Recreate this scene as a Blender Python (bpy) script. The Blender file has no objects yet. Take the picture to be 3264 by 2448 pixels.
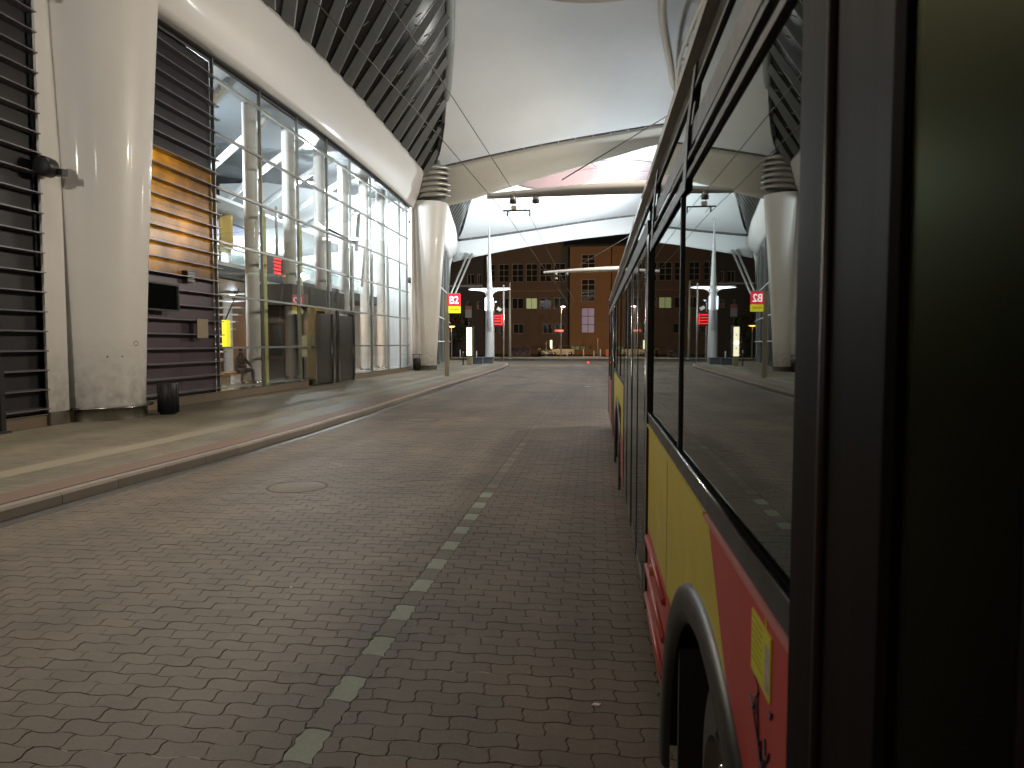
import bpy, bmesh, math, random
from mathutils import Vector, Matrix
random.seed(7)
C = bpy.context.scene.collection
sc = bpy.context.scene
R = math.radians

# ------------------------------------------------------------------ camera
cd = bpy.data.cameras.new('camera'); cam = bpy.data.objects.new('camera', cd); C.objects.link(cam)
sc.camera = cam
cd.sensor_width = 36; cd.lens = 24.96; cd.clip_start = 0.05; cd.clip_end = 2000
YAW = math.atan(266 / math.hypot(2263, 132)); PITCH = math.atan(132 / 2263)
cam.location = (0, 0, 2.0)
cam.rotation_euler = (R(90) - PITCH, 0, YAW)
cd.dof.use_dof = True; cd.dof.focus_distance = 24; cd.dof.aperture_fstop = 6

# ------------------------------------------------------------------ world
w = bpy.data.worlds.new('World'); sc.world = w; w.use_nodes = True
nt = w.node_tree; bg = nt.nodes['Background']
sky = nt.nodes.new('ShaderNodeTexSky'); sky.sky_type = 'NISHITA'; sky.sun_disc = False
sky.sun_elevation = R(-7); sky.sun_rotation = R(120)
nt.links.new(sky.outputs[0], bg.inputs[0]); bg.inputs[1].default_value = 0.05
sc.view_settings.view_transform = 'Standard'; sc.view_settings.look = 'None'
sc.view_settings.exposure = 0.0; sc.view_settings.gamma = 1.0; sc.view_settings.use_curve_mapping = False
cy = sc.cycles
cy.use_denoising = True; cy.max_bounces = 8; cy.diffuse_bounces = 4; cy.glossy_bounces = 4
cy.transparent_max_bounces = 12; cy.sample_clamp_indirect = 4; cy.caustics_reflective = False; cy.caustics_refractive = False

# ------------------------------------------------------------------ helpers
def tag(o, label=None, cat=None, group=None, kind=None):
    if label: o['label'] = label
    if cat: o['category'] = cat
    if group: o['group'] = group
    if kind: o['kind'] = kind
    return o

def empty(name, loc=(0, 0, 0), label=None, cat=None, group=None, rz=0, kind=None):
    o = bpy.data.objects.new(name, None); C.objects.link(o); o.location = loc; o.rotation_euler = (0, 0, rz)
    o.empty_display_size = 0.2
    return tag(o, label, cat, group, kind)

class MB:
    def __init__(s): s.v = []; s.f = []; s.smooth = []
    def add(s, vs, fs, sm=False):
        n = len(s.v); s.v += [tuple(p) for p in vs]; s.f += [tuple(i + n for i in f) for f in fs]; s.smooth += [sm] * len(fs); return s
    def box(s, a, b):
        (x0, y0, z0), (x1, y1, z1) = a, b
        vs = [(x0, y0, z0), (x1, y0, z0), (x1, y1, z0), (x0, y1, z0), (x0, y0, z1), (x1, y0, z1), (x1, y1, z1), (x0, y1, z1)]
        return s.add(vs, [(0, 3, 2, 1), (4, 5, 6, 7), (0, 1, 5, 4), (1, 2, 6, 5), (2, 3, 7, 6), (3, 0, 4, 7)])
    def obox(s, c, size, rot=None):
        hx, hy, hz = [q / 2 for q in size]; m = rot if rot else Matrix.Identity(3)
        vs = [Vector(c) + m @ Vector((sx * hx, sy * hy, sz * hz)) for sz in (-1, 1) for sx, sy in ((-1, -1), (1, -1), (1, 1), (-1, 1))]
        return s.add(vs, [(0, 3, 2, 1), (4, 5, 6, 7), (0, 1, 5, 4), (1, 2, 6, 5), (2, 3, 7, 6), (3, 0, 4, 7)])
    def tube(s, pts, r, n=10, caps=True):
        pts = [Vector(p) for p in pts]; rr = r if isinstance(r, (list, tuple)) else [r] * len(pts)
        vs = []
        for i, p in enumerate(pts):
            d = (pts[min(i + 1, len(pts) - 1)] - pts[max(i - 1, 0)]).normalized()
            up = Vector((0, 0, 1)) if abs(d.z) < 0.95 else Vector((0, 1, 0))
            a = d.cross(up).normalized(); b = a.cross(d)
            vs += [p + (a * math.cos(2 * math.pi * k / n) + b * math.sin(2 * math.pi * k / n)) * rr[i] for k in range(n)]
        fs = [(i * n + k, i * n + (k + 1) % n, (i + 1) * n + (k + 1) % n, (i + 1) * n + k) for i in range(len(pts) - 1) for k in range(n)]
        s.add(vs, fs, True)
        if caps:
            m = len(s.v) - len(vs)
            s.f += [tuple(m + k for k in range(n))[::-1], tuple(m + (len(pts) - 1) * n + k for k in range(n))]; s.smooth += [False, False]
        return s
    def lathe(s, prof, c=(0, 0, 0), n=24, axis='z', sx=1, sy=1):
        vs = []
        for (r, h) in prof:
            for k in range(n):
                a = 2 * math.pi * k / n; u, v2 = r * math.cos(a) * sx, r * math.sin(a) * sy
                if axis == 'z': p = (c[0] + u, c[1] + v2, c[2] + h)
                elif axis == 'x': p = (c[0] + h, c[1] + u, c[2] + v2)
                else: p = (c[0] + u, c[1] + h, c[2] + v2)
                vs.append(p)
        fs = [(i * n + k, i * n + (k + 1) % n, (i + 1) * n + (k + 1) % n, (i + 1) * n + k) for i in range(len(prof) - 1) for k in range(n)]
        return s.add(vs, fs, True)
    def grid(s, fn, nu, nv, sm=True):
        vs = [fn(i / nu, j / nv) for i in range(nu + 1) for j in range(nv + 1)]
        fs = [(i * (nv + 1) + j, (i + 1) * (nv + 1) + j, (i + 1) * (nv + 1) + j + 1, i * (nv + 1) + j + 1) for i in range(nu) for j in range(nv)]
        return s.add(vs, fs, sm)
    def prism(s, poly, axis, a, b):
        """poly: 2-D outline; axis 'x': (y,z), 'y': (x,z), 'z': (x,y); extruded from a to b"""
        def P(q, h): return {'x': (h, q[0], q[1]), 'y': (q[0], h, q[1]), 'z': (q[0], q[1], h)}[axis]
        n = len(poly); vs = [P(q, a) for q in poly] + [P(q, b) for q in poly]
        return s.add(vs, [tuple(range(n))[::-1], tuple(range(n, 2 * n))] + [(k, (k + 1) % n, n + (k + 1) % n, n + k) for k in range(n)])
    def build(s, name, mat, parent=None, solid=0, bevel=0):
        me = bpy.data.meshes.new(name); me.from_pydata(s.v, [], s.f)
        me.polygons.foreach_set('use_smooth', s.smooth); me.update()
        bm = bmesh.new(); bm.from_mesh(me); bmesh.ops.recalc_face_normals(bm, faces=bm.faces); bm.to_mesh(me); bm.free()
        o = bpy.data.objects.new(name, me); C.objects.link(o)
        if mat: me.materials.append(mat)
        if parent:
            o.parent = parent
            q = parent; off = Vector((0, 0, 0)); m = Matrix.Identity(4)
            chain = []
            while q: chain.append(q); q = q.parent
            for q in reversed(chain): m = m @ Matrix.LocRotScale(q.location, q.rotation_euler, q.scale)
            if getattr(s, 'world', True): me.transform(m.inverted())
        if solid:
            md = o.modifiers.new('solid', 'SOLIDIFY'); md.thickness = solid; md.offset = 0
        if bevel:
            md = o.modifiers.new('bevel', 'BEVEL'); md.width = bevel; md.segments = 2; md.limit_method = 'ANGLE'
        return o

def copy_tree(o, parent=None):
    c = o.copy(); C.objects.link(c); c.parent = parent
    for ch in list(o.children): copy_tree(ch, c)
    return c

def text(name, body, size, M, mat, parent=None, depth=0.004, bold=0.0, sx=1.0):
    cu = bpy.data.curves.new(name, 'FONT'); cu.body = body; cu.size = size; cu.extrude = depth; cu.offset = bold
    cu.align_x = 'CENTER'; cu.align_y = 'CENTER'
    t = bpy.data.objects.new(name, cu); C.objects.link(t)
    me = bpy.data.meshes.new_from_object(t.evaluated_get(bpy.context.evaluated_depsgraph_get()))
    bpy.data.objects.remove(t)
    me.transform(M @ Matrix.Diagonal((sx, 1, 1, 1))); me.materials.clear(); me.materials.append(mat)
    o = bpy.data.objects.new(name, me); C.objects.link(o)
    if parent:
        o.parent = parent; m = Matrix.Identity(4); chain = []; q = parent
        while q: chain.append(q); q = q.parent
        for q in reversed(chain): m = m @ Matrix.LocRotScale(q.location, q.rotation_euler, q.scale)
        me.transform(m.inverted())
    return o

# ------------------------------------------------------------------ materials
MATS = {}
def mat(name, col, rough=0.6, metal=0.0, noise=0.0, scale=3.0, bump=0.0, bscale=20.0, spec=0.5, coat=0.0, vary=0.0, stretch=(1, 1, 1), trans=0.0):
    m = bpy.data.materials.new(name); m.use_nodes = True; n = m.node_tree; p = n.nodes['Principled BSDF']
    p.inputs['Base Color'].default_value = (*col, 1); p.inputs['Roughness'].default_value = rough; p.inputs['Metallic'].default_value = metal
    p.inputs['Specular IOR Level'].default_value = spec; p.inputs['Coat Weight'].default_value = coat; p.inputs['Coat Roughness'].default_value = 0.08
    tc = n.nodes.new('ShaderNodeTexCoord'); mp = n.nodes.new('ShaderNodeMapping'); mp.inputs['Scale'].default_value = stretch
    n.links.new(tc.outputs['Object'], mp.inputs[0])
    if noise or vary:
        nz = n.nodes.new('ShaderNodeTexNoise'); nz.inputs['Scale'].default_value = scale; nz.inputs['Detail'].default_value = 6; nz.inputs['Roughness'].default_value = 0.65
        n.links.new(mp.outputs[0], nz.inputs['Vector'])
        mx = n.nodes.new('ShaderNodeMix'); mx.data_type = 'RGBA'
        mx.inputs[6].default_value = (*[c * (1 - noise) for c in col], 1); mx.inputs[7].default_value = (*[min(1, c * (1 + noise)) for c in col], 1)
        n.links.new(nz.outputs[0], mx.inputs[0])
        out = mx.outputs[2]
        if vary:
            oi = n.nodes.new('ShaderNodeObjectInfo'); hs = n.nodes.new('ShaderNodeHueSaturation')
            mr = n.nodes.new('ShaderNodeMapRange'); mr.inputs[3].default_value = 1 - vary; mr.inputs[4].default_value = 1 + vary
            n.links.new(oi.outputs['Random'], mr.inputs[0]); n.links.new(mr.outputs[0], hs.inputs['Value']); n.links.new(out, hs.inputs['Color']); out = hs.outputs[0]
        n.links.new(out, p.inputs['Base Color'])
        rr = n.nodes.new('ShaderNodeMapRange'); rr.inputs[3].default_value = max(0.02, rough - 0.12); rr.inputs[4].default_value = min(1, rough + 0.12)
        n.links.new(nz.outputs[0], rr.inputs[0]); n.links.new(rr.outputs[0], p.inputs['Roughness'])
    if bump:
        nb = n.nodes.new('ShaderNodeTexNoise'); nb.inputs['Scale'].default_value = bscale; nb.inputs['Detail'].default_value = 5
        n.links.new(mp.outputs[0], nb.inputs['Vector'])
        b = n.nodes.new('ShaderNodeBump'); b.inputs['Strength'].default_value = bump; b.inputs['Distance'].default_value = 0.02
        n.links.new(nb.outputs[0], b.inputs['Height']); n.links.new(b.outputs[0], p.inputs['Normal'])
    MATS[name] = m
    return m

def emit(name, col, strength):
    m = bpy.data.materials.new(name); m.use_nodes = True; p = m.node_tree.nodes['Principled BSDF']
    p.inputs['Base Color'].default_value = (*[c * 0.5 for c in col], 1); p.inputs['Emission Color'].default_value = (*col, 1); p.inputs['Emission Strength'].default_value = strength
    MATS[name] = m; return m

def schlick(n, ior, bump=None):
    geo = n.nodes.new('ShaderNodeNewGeometry'); dt = n.nodes.new('ShaderNodeVectorMath'); dt.operation = 'DOT_PRODUCT'
    n.links.new(geo.outputs['Incoming'], dt.inputs[0]); n.links.new(bump.outputs[0] if bump else geo.outputs['Normal'], dt.inputs[1])
    ab_ = n.nodes.new('ShaderNodeMath'); ab_.operation = 'ABSOLUTE'; n.links.new(dt.outputs['Value'], ab_.inputs[0])
    om = n.nodes.new('ShaderNodeMath'); om.operation = 'SUBTRACT'; om.inputs[0].default_value = 1; om.use_clamp = True; n.links.new(ab_.outputs[0], om.inputs[1])
    pw = n.nodes.new('ShaderNodeMath'); pw.operation = 'POWER'; pw.inputs[1].default_value = 5; n.links.new(om.outputs[0], pw.inputs[0])
    f0 = ((ior - 1) / (ior + 1)) ** 2
    ma = n.nodes.new('ShaderNodeMath'); ma.operation = 'MULTIPLY_ADD'; ma.inputs[1].default_value = 1 - f0; ma.inputs[2].default_value = f0; n.links.new(pw.outputs[0], ma.inputs[0])
    return ma

def glass(name, tint, ior=1.5, dark=None, gloss=(0.9, 0.9, 0.9), rough=0.0, wob=0.0):
    """thin glazing: what lies behind it tinted, mixed with a Fresnel reflection"""
    m = bpy.data.materials.new(name); m.use_nodes = True; n = m.node_tree; n.nodes.remove(n.nodes['Principled BSDF'])
    out = n.nodes['Material Output']
    if dark is None: t = n.nodes.new('ShaderNodeBsdfTransparent'); t.inputs[0].default_value = (*tint, 1)
    else: t = n.nodes.new('ShaderNodeBsdfDiffuse'); t.inputs[0].default_value = (*dark, 1)
    g = n.nodes.new('ShaderNodeBsdfGlossy'); g.inputs['Color'].default_value = (*gloss, 1); g.inputs['Roughness'].default_value = rough
    fr = schlick(n, ior)
    mx = n.nodes.new('ShaderNodeMixShader'); n.links.new(fr.outputs[0], mx.inputs[0]); n.links.new(t.outputs[0], mx.inputs[1]); n.links.new(g.outputs[0], mx.inputs[2])
    n.links.new(mx.outputs[0], out.inputs[0])
    if wob:
        tc = n.nodes.new('ShaderNodeTexCoord'); nb = n.nodes.new('ShaderNodeTexNoise'); nb.inputs['Scale'].default_value = 0.8; nb.inputs['Detail'].default_value = 0
        n.links.new(tc.outputs['Object'], nb.inputs['Vector'])
        b = n.nodes.new('ShaderNodeBump'); b.inputs['Strength'].default_value = wob; b.inputs['Distance'].default_value = 0.05
        n.links.new(nb.outputs[0], b.inputs['Height']); n.links.new(b.outputs[0], g.inputs['Normal'])
    MATS[name] = m; return m

white_steel = mat('white_steel', (0.72, 0.70, 0.67), 0.42, noise=0.05, scale=0.7, coat=0.08)
column_white = mat('column_white', (0.76, 0.73, 0.68), 0.45, noise=0.07, scale=0.9, coat=0.12, bump=0.02, bscale=2)
membrane_m = mat('membrane_cloth', (0.74, 0.76, 0.77), 0.7, noise=0.09, scale=0.35, bump=0.03, bscale=60)
rim_m = mat('beige_rim', (0.52, 0.46, 0.38), 0.6, noise=0.06, scale=1.5)
pink_m = mat('rosy_glow_cloth', (0.21, 0.13, 0.12), 0.7, noise=0.08, scale=0.8)
palepink_m = mat('pale_glow_cloth', (0.42, 0.35, 0.37), 0.7, noise=0.05, scale=0.8)
rib_m = mat('rib_metal', (0.12, 0.124, 0.12), 0.45, metal=0.3, noise=0.15, scale=2)
darkglass = glass('dark_roof_glass', None, 1.5, dark=(0.010, 0.009, 0.008), rough=0.22, gloss=(.35, .32, .28))
facade_glass = glass('facade_glass', (0.92, 0.96, 0.95), 1.75, wob=0.08)
bus_glass = glass('bus_glass', None, 2.3, dark=(0.006, 0.007, 0.006), gloss=(0.74, 0.78, 0.76), rough=.012, wob=0.02)
door_glass = glass('door_glass', (0.25, 0.25, 0.22), 1.5, rough=0.02)
steel = mat('brushed_steel', (0.42, 0.41, 0.38), 0.22, metal=1.0, noise=0.12, scale=6, stretch=(1, 1, 0.05))
dark_steel = mat('dark_steel', (0.06, 0.055, 0.05), 0.35, metal=0.3, noise=0.2, scale=4)
louvre_m = mat('louvre_metal', (0.22, 0.21, 0.23), 0.35, metal=0.6, noise=0.1, scale=3)
panel_dark = mat('cladding_dark', (0.008, 0.0075, 0.009), 0.5, noise=0.3, scale=2)
panel_mauve = mat('cladding_mauve', (0.10, 0.07, 0.085), 0.35, noise=0.2, scale=1.5)
mullion_m = mat('mullion_metal', (0.35, 0.36, 0.34), 0.35, metal=0.6, noise=0.1, scale=4)
black = mat('black_plastic', (0.012, 0.012, 0.012), 0.45, noise=0.3, scale=8)
rubber = mat('black_rubber', (0.015, 0.014, 0.013), 0.55, noise=0.3, scale=12, bump=0.1, bscale=60)
asphalt = mat('asphalt', (0.055, 0.052, 0.048), 0.85, noise=0.3, scale=1.2, bump=0.3, bscale=60)
joint_m = mat('joint_sand', (0.115, 0.088, 0.062), 0.9, noise=0.4, scale=5, bump=0.3, bscale=80)
white_paint = mat('white_paint', (0.75, 0.74, 0.70), 0.5, noise=0.08, scale=5)
galv = mat('galvanised', (0.42, 0.40, 0.36), 0.4, metal=0.7, noise=0.15, scale=5)
kerb_m = mat('kerb_stone', (0.27, 0.23, 0.19), 0.6, noise=0.18, scale=6, bump=0.2, bscale=40, vary=0.12)
red_kerb = mat('red_edge_paver', (0.19, 0.12, 0.085), 0.7, noise=0.25, scale=3, bump=0.2, bscale=40)
pink_pave = mat('pale_band_paver', (0.27, 0.24, 0.17), 0.75, noise=0.15, scale=2, bump=0.15, bscale=50)
paint_yellow = mat('yellow_livery', (0.62, 0.50, 0.02), 0.42, noise=0.05, scale=3, coat=0.12)
paint_red = mat('red_livery', (0.50, 0.03, 0.025), 0.42, noise=0.08, scale=3, coat=0.12)
silver_line = mat('silver_trim', (0.6, 0.62, 0.65), 0.2, metal=1.0)
grey_trim = mat('grey_cove', (0.30, 0.30, 0.30), 0.15, noise=0.05, coat=0.8)
olive = mat('olive_gutter', (0.20, 0.17, 0.09), 0.35, noise=0.1, coat=0.4)
ink = mat('marker_ink', (0.03, 0.02, 0.03), 0.5)
sticker_y = mat('sticker_yellow', (0.62, 0.58, 0.02), 0.4, noise=0.05)
ochre = mat('ochre_render', (0.30, 0.165, 0.065), 0.85, noise=0.12, scale=0.5, bump=0.1, bscale=10)
brown_wall = mat('brown_render', (0.19, 0.115, 0.065), 0.85, noise=0.15, scale=0.5, bump=0.1, bscale=10)
dark_wall = mat('dark_render', (0.09, 0.065, 0.05), 0.85, noise=0.2, scale=0.5)
roof_m = mat('dark_roof', (0.03, 0.035, 0.03), 0.8, noise=0.2)
frame_backlit = mat('window_frame_backlit', (0.05, 0.04, 0.035), 0.6)
win_dark = glass('night_window', None, 1.5, dark=(0.035, 0.028, 0.020), rough=0.02)
frame_m = mat('window_frame', (0.50, 0.40, 0.28), 0.6, noise=0.1)
win_lit = emit('lit_window', (0.75, 0.80, 0.35), 0.30)
win_lav = emit('lit_curtain', (0.62, 0.45, 0.55), 0.20)
win_green = emit('lit_shopfront', (0.40, 0.48, 0.16), 0.22)
floor_m = mat('hall_floor', (0.55, 0.55, 0.54), 0.18, noise=0.08, scale=1.5)
plaster = mat('hall_plaster', (0.80, 0.82, 0.82), 0.7, noise=0.04)
hall_dark = mat('hall_dark', (0.07, 0.08, 0.09), 0.5, noise=0.1)
ochre_in = mat('ochre_interior', (0.42, 0.22, 0.05), 0.6, noise=0.15, scale=1.5)
lime = mat('yellow_green_trim', (0.60, 0.62, 0.22), 0.5, noise=0.05)
chair_y = mat('yellow_seat', (0.70, 0.50, 0.14), 0.6, noise=0.08)
lamp_cool = emit('cool_lamp', (0.85, 0.93, 1.0), 12)
lamp_wing = emit('wing_lamp', (0.85, 0.92, 1.0), 8)
lamp_warm = emit('sodium_lamp', (1.0, 0.42, 0.08), 9)
lamp_street = emit('street_lamp_glow', (1.0, 0.80, 0.85), 18)
sign_red = emit('lit_sign_red', (1.0, 0.03, 0.06), 1.1)
sign_white = emit('lit_sign_white', (1.0, 0.97, 1.0), 2.2)
sign_yellow = emit('lit_sign_yellow', (0.95, 0.85, 0.03), 1.0)
sign_ink = mat('sign_ink', (0.25, 0.20, 0.0), 0.6)
led_red = emit('led_red', (1.0, 0.03, 0.03), 2.2)
totem_lit = emit('totem_light', (1.0, 0.90, 0.62), 2.5)
amber_glow = emit('amber_lamp', (1.0, 0.5, 0.05), 8)
car_silver = mat('car_paint_gold', (0.40, 0.34, 0.22), 0.25, metal=0.6, coat=0.8)
car_dark = mat('car_paint_dark', (0.05, 0.05, 0.055), 0.25, metal=0.4, coat=0.8)
car_white = mat('car_paint_white', (0.5, 0.45, 0.32), 0.3, coat=0.8)
headlamp = mat('headlamp_glass', (0.75, 0.70, 0.55), 0.1, metal=0.6)
orange_p = mat('orange_plastic', (0.65, 0.13, 0.03), 0.5, noise=0.1)
skin = mat('skin', (0.42, 0.24, 0.17), 0.55)
cloth_d = mat('brown_jacket', (0.10, 0.07, 0.06), 0.8, noise=0.2)
cloth_g = mat('grey_trousers', (0.14, 0.14, 0.16), 0.85, noise=0.2)
seat_grey = mat('seat_cloth', (0.09, 0.11, 0.10), 0.8, noise=0.2)
seat_tan = mat('seat_shell', (0.34, 0.24, 0.12), 0.6, noise=0.1)
membrane_side = mat('cable_grey', (0.10, 0.10, 0.10), 0.5)

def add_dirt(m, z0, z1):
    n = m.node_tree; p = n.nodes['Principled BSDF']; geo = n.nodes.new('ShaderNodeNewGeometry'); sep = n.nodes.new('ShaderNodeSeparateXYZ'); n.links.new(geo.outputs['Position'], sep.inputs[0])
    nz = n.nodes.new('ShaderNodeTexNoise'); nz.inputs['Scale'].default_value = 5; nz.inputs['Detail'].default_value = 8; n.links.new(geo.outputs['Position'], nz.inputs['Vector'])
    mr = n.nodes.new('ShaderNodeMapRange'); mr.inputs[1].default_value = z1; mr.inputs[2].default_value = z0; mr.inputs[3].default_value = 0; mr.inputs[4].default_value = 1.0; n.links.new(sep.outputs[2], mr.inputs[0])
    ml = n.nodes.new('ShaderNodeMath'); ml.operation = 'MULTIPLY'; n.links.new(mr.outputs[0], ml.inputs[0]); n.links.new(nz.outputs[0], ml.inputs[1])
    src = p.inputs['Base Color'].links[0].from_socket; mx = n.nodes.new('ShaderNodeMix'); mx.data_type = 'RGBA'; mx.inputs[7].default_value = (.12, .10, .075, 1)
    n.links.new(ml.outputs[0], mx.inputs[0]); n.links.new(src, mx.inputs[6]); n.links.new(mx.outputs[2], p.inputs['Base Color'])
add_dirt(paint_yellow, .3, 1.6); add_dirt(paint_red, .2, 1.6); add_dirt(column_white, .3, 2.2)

def frosted(name, col):
    m = bpy.data.materials.new(name); m.use_nodes = True; n = m.node_tree; n.nodes.remove(n.nodes['Principled BSDF'])
    t = n.nodes.new('ShaderNodeBsdfTranslucent'); t.inputs[0].default_value = (*col, 1)
    d = n.nodes.new('ShaderNodeBsdfDiffuse'); d.inputs[0].default_value = (col[0] * 0.09, col[1] * 0.08, col[2] * 0.3, 1)
    tc = n.nodes.new('ShaderNodeTexCoord'); nz = n.nodes.new('ShaderNodeTexNoise'); nz.inputs['Scale'].default_value = 0.9; nz.inputs['Detail'].default_value = 3
    n.links.new(tc.outputs['Object'], nz.inputs['Vector'])
    mr = n.nodes.new('ShaderNodeMapRange'); mr.inputs[1].default_value = 0.3; mr.inputs[2].default_value = 0.75; mr.inputs[3].default_value = 0.15; mr.inputs[4].default_value = 0.8
    n.links.new(nz.outputs[0], mr.inputs[0])
    mx = n.nodes.new('ShaderNodeMixShader'); n.links.new(mr.outputs[0], mx.inputs[0]); n.links.new(t.outputs[0], mx.inputs[1]); n.links.new(d.outputs[0], mx.inputs[2])
    g = n.nodes.new('ShaderNodeBsdfGlossy'); g.inputs['Roughness'].default_value = 0.25
    fr = schlick(n, 1.5); m2 = n.nodes.new('ShaderNodeMixShader')
    n.links.new(fr.outputs[0], m2.inputs[0]); n.links.new(mx.outputs[0], m2.inputs[1]); n.links.new(g.outputs[0], m2.inputs[2])
    n.links.new(m2.outputs[0], n.nodes['Material Output'].inputs[0])
    return m
amber_panel = frosted('amber_frosted', (0.90, 0.64, 0.13))

# paving colour: world-space patches plus per-block variation
def paving_mat(name, base, seams=False):
    m = bpy.data.materials.new(name); m.use_nodes = True; n = m.node_tree; p = n.nodes['Principled BSDF']
    geo = n.nodes.new('ShaderNodeNewGeometry')
    nz = n.nodes.new('ShaderNodeTexNoise'); nz.inputs['Scale'].default_value = 0.45; nz.inputs['Detail'].default_value = 5; nz.inputs['Roughness'].default_value = 0.6
    n.links.new(geo.outputs['Position'], nz.inputs['Vector'])
    cr = n.nodes.new('ShaderNodeValToRGB')
    cr.color_ramp.elements[0].position = 0.35; cr.color_ramp.elements[0].color = (base[0] * 0.72, base[1] * 0.72, base[2] * 0.75, 1)
    cr.color_ramp.elements[1].position = 0.68; cr.color_ramp.elements[1].color = (base[0] * 1.25, base[1] * 1.25, base[2] * 1.22, 1)
    n.links.new(nz.outputs[0], cr.inputs[0])
    fine = n.nodes.new('ShaderNodeTexNoise'); fine.inputs['Scale'].default_value = 45; fine.inputs['Detail'].default_value = 4
    n.links.new(geo.outputs['Position'], fine.inputs['Vector'])
    mpt = n.nodes.new('ShaderNodeMapping'); mpt.inputs['Scale'].default_value = (1.1, 0.05, 1); n.links.new(geo.outputs['Position'], mpt.inputs[0])
    trk = n.nodes.new('ShaderNodeTexNoise'); trk.inputs['Scale'].default_value = 1.0; trk.inputs['Detail'].default_value = 4; n.links.new(mpt.outputs[0], trk.inputs['Vector'])
    tr = n.nodes.new('ShaderNodeMapRange'); tr.inputs[1].default_value = .35; tr.inputs[2].default_value = .65; tr.inputs[3].default_value = .80; tr.inputs[4].default_value = 1.12; n.links.new(trk.outputs[0], tr.inputs[0])
    oil = n.nodes.new('ShaderNodeTexNoise'); oil.inputs['Scale'].default_value = 0.9; oil.inputs['Detail'].default_value = 7; oil.inputs['Roughness'].default_value = .7; n.links.new(geo.outputs['Position'], oil.inputs['Vector'])
    ol = n.nodes.new('ShaderNodeMapRange'); ol.inputs[1].default_value = .60; ol.inputs[2].default_value = .70; ol.inputs[3].default_value = 1; ol.inputs[4].default_value = .72; n.links.new(oil.outputs[0], ol.inputs[0])
    tm_ = n.nodes.new('ShaderNodeMath'); tm_.operation = 'MULTIPLY'; n.links.new(tr.outputs[0], tm_.inputs[0]); n.links.new(ol.outputs[0], tm_.inputs[1])
    isl = geo.outputs['Random Per Island']; oi = n.nodes.new('ShaderNodeObjectInfo')
    ad = n.nodes.new('ShaderNodeMath'); ad.operation = 'ADD'; n.links.new(isl, ad.inputs[0]); n.links.new(oi.outputs['Random'], ad.inputs[1])
    fr = n.nodes.new('ShaderNodeMath'); fr.operation = 'FRACT'; n.links.new(ad.outputs[0], fr.inputs[0])
    hs = n.nodes.new('ShaderNodeHueSaturation')
    v = n.nodes.new('ShaderNodeMapRange'); v.inputs[3].default_value = 0.92; v.inputs[4].default_value = 1.08; n.links.new(fr.outputs[0], v.inputs[0])
    m1 = n.nodes.new('ShaderNodeMath'); m1.operation = 'MULTIPLY_ADD'; n.links.new(fine.outputs[0], m1.inputs[0]); m1.inputs[1].default_value = 0.5; m1.inputs[2].default_value = -0.25
    m2 = n.nodes.new('ShaderNodeMath'); m2.operation = 'ADD'; n.links.new(m1.outputs[0], m2.inputs[0]); n.links.new(v.outputs[0], m2.inputs[1])
    m3 = n.nodes.new('ShaderNodeMath'); m3.operation = 'MULTIPLY'; n.links.new(m2.outputs[0], m3.inputs[0]); n.links.new(tm_.outputs[0], m3.inputs[1]); n.links.new(m3.outputs[0], hs.inputs['Value']); n.links.new(cr.outputs[0], hs.inputs['Color'])
    n.links.new(hs.outputs[0], p.inputs['Base Color']); p.inputs['Roughness'].default_value = 0.62
    bp = n.nodes.new('ShaderNodeBump'); bp.inputs['Strength'].default_value = 0.35; bp.inputs['Distance'].default_value = 0.004
    n.links.new(fine.outputs[0], bp.inputs['Height'])
    if seams:
        br = n.nodes.new('ShaderNodeTexBrick'); br.inputs['Scale'].default_value = 1; br.inputs['Brick Width'].default_value = seams; br.inputs['Row Height'].default_value = seams / 2
        br.inputs['Mortar Size'].default_value = 0.008; br.inputs['Color1'].default_value = (0.9, 0.9, 0.9, 1); br.inputs['Color2'].default_value = (1.05, 1.05, 1.05, 1); br.inputs['Mortar'].default_value = (0.55, 0.55, 0.55, 1)
        n.links.new(geo.outputs['Position'], br.inputs['Vector'])
        ml = n.nodes.new('ShaderNodeMix'); ml.data_type = 'RGBA'; ml.blend_type = 'MULTIPLY'; ml.inputs[0].default_value = 1
        n.links.new(hs.outputs[0], ml.inputs[6]); n.links.new(br.outputs[0], ml.inputs[7]); n.links.new(ml.outputs[2], p.inputs['Base Color'])
    n.links.new(bp.outputs[0], p.inputs['Normal'])
    return m
block_faint = paving_mat('faint_paving_block', (0.19, 0.165, 0.12))
block_m = paving_mat('paving_block', (0.155, 0.121, 0.085))
block_light = paving_mat('light_paving_block', (0.30, 0.33, 0.24))
pave_m = paving_mat('pavement_slabs', (0.20, 0.172, 0.118), seams=0.4)

# ------------------------------------------------------------------ lights
def spot(name, loc, target, power, col=(1, 1, 1), size=120, blend=0.9, radius=0.15):
    l = bpy.data.lights.new(name, 'SPOT'); l.energy = power; l.color = col; l.spot_size = R(size); l.spot_blend = blend; l.shadow_soft_size = radius
    o = bpy.data.objects.new(name, l); C.objects.link(o); o.location = loc
    o.rotation_euler = (Vector(target) - Vector(loc)).to_track_quat('-Z', 'Y').to_euler(); return o
def point(name, loc, power, col=(1, 1, 1), radius=0.15):
    l = bpy.data.lights.new(name, 'POINT'); l.energy = power; l.color = col; l.shadow_soft_size = radius
    o = bpy.data.objects.new(name, l); C.objects.link(o); o.location = loc; return o
def area(name, loc, target, power, col, sx, sy):
    l = bpy.data.lights.new(name, 'AREA'); l.energy = power; l.color = col; l.shape = 'RECTANGLE'; l.size = sx; l.size_y = sy
    o = bpy.data.objects.new(name, l); C.objects.link(o); o.location = loc
    o.rotation_euler = (Vector(target) - Vector(loc)).to_track_quat('-Z', 'Y').to_euler(); return o
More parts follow.
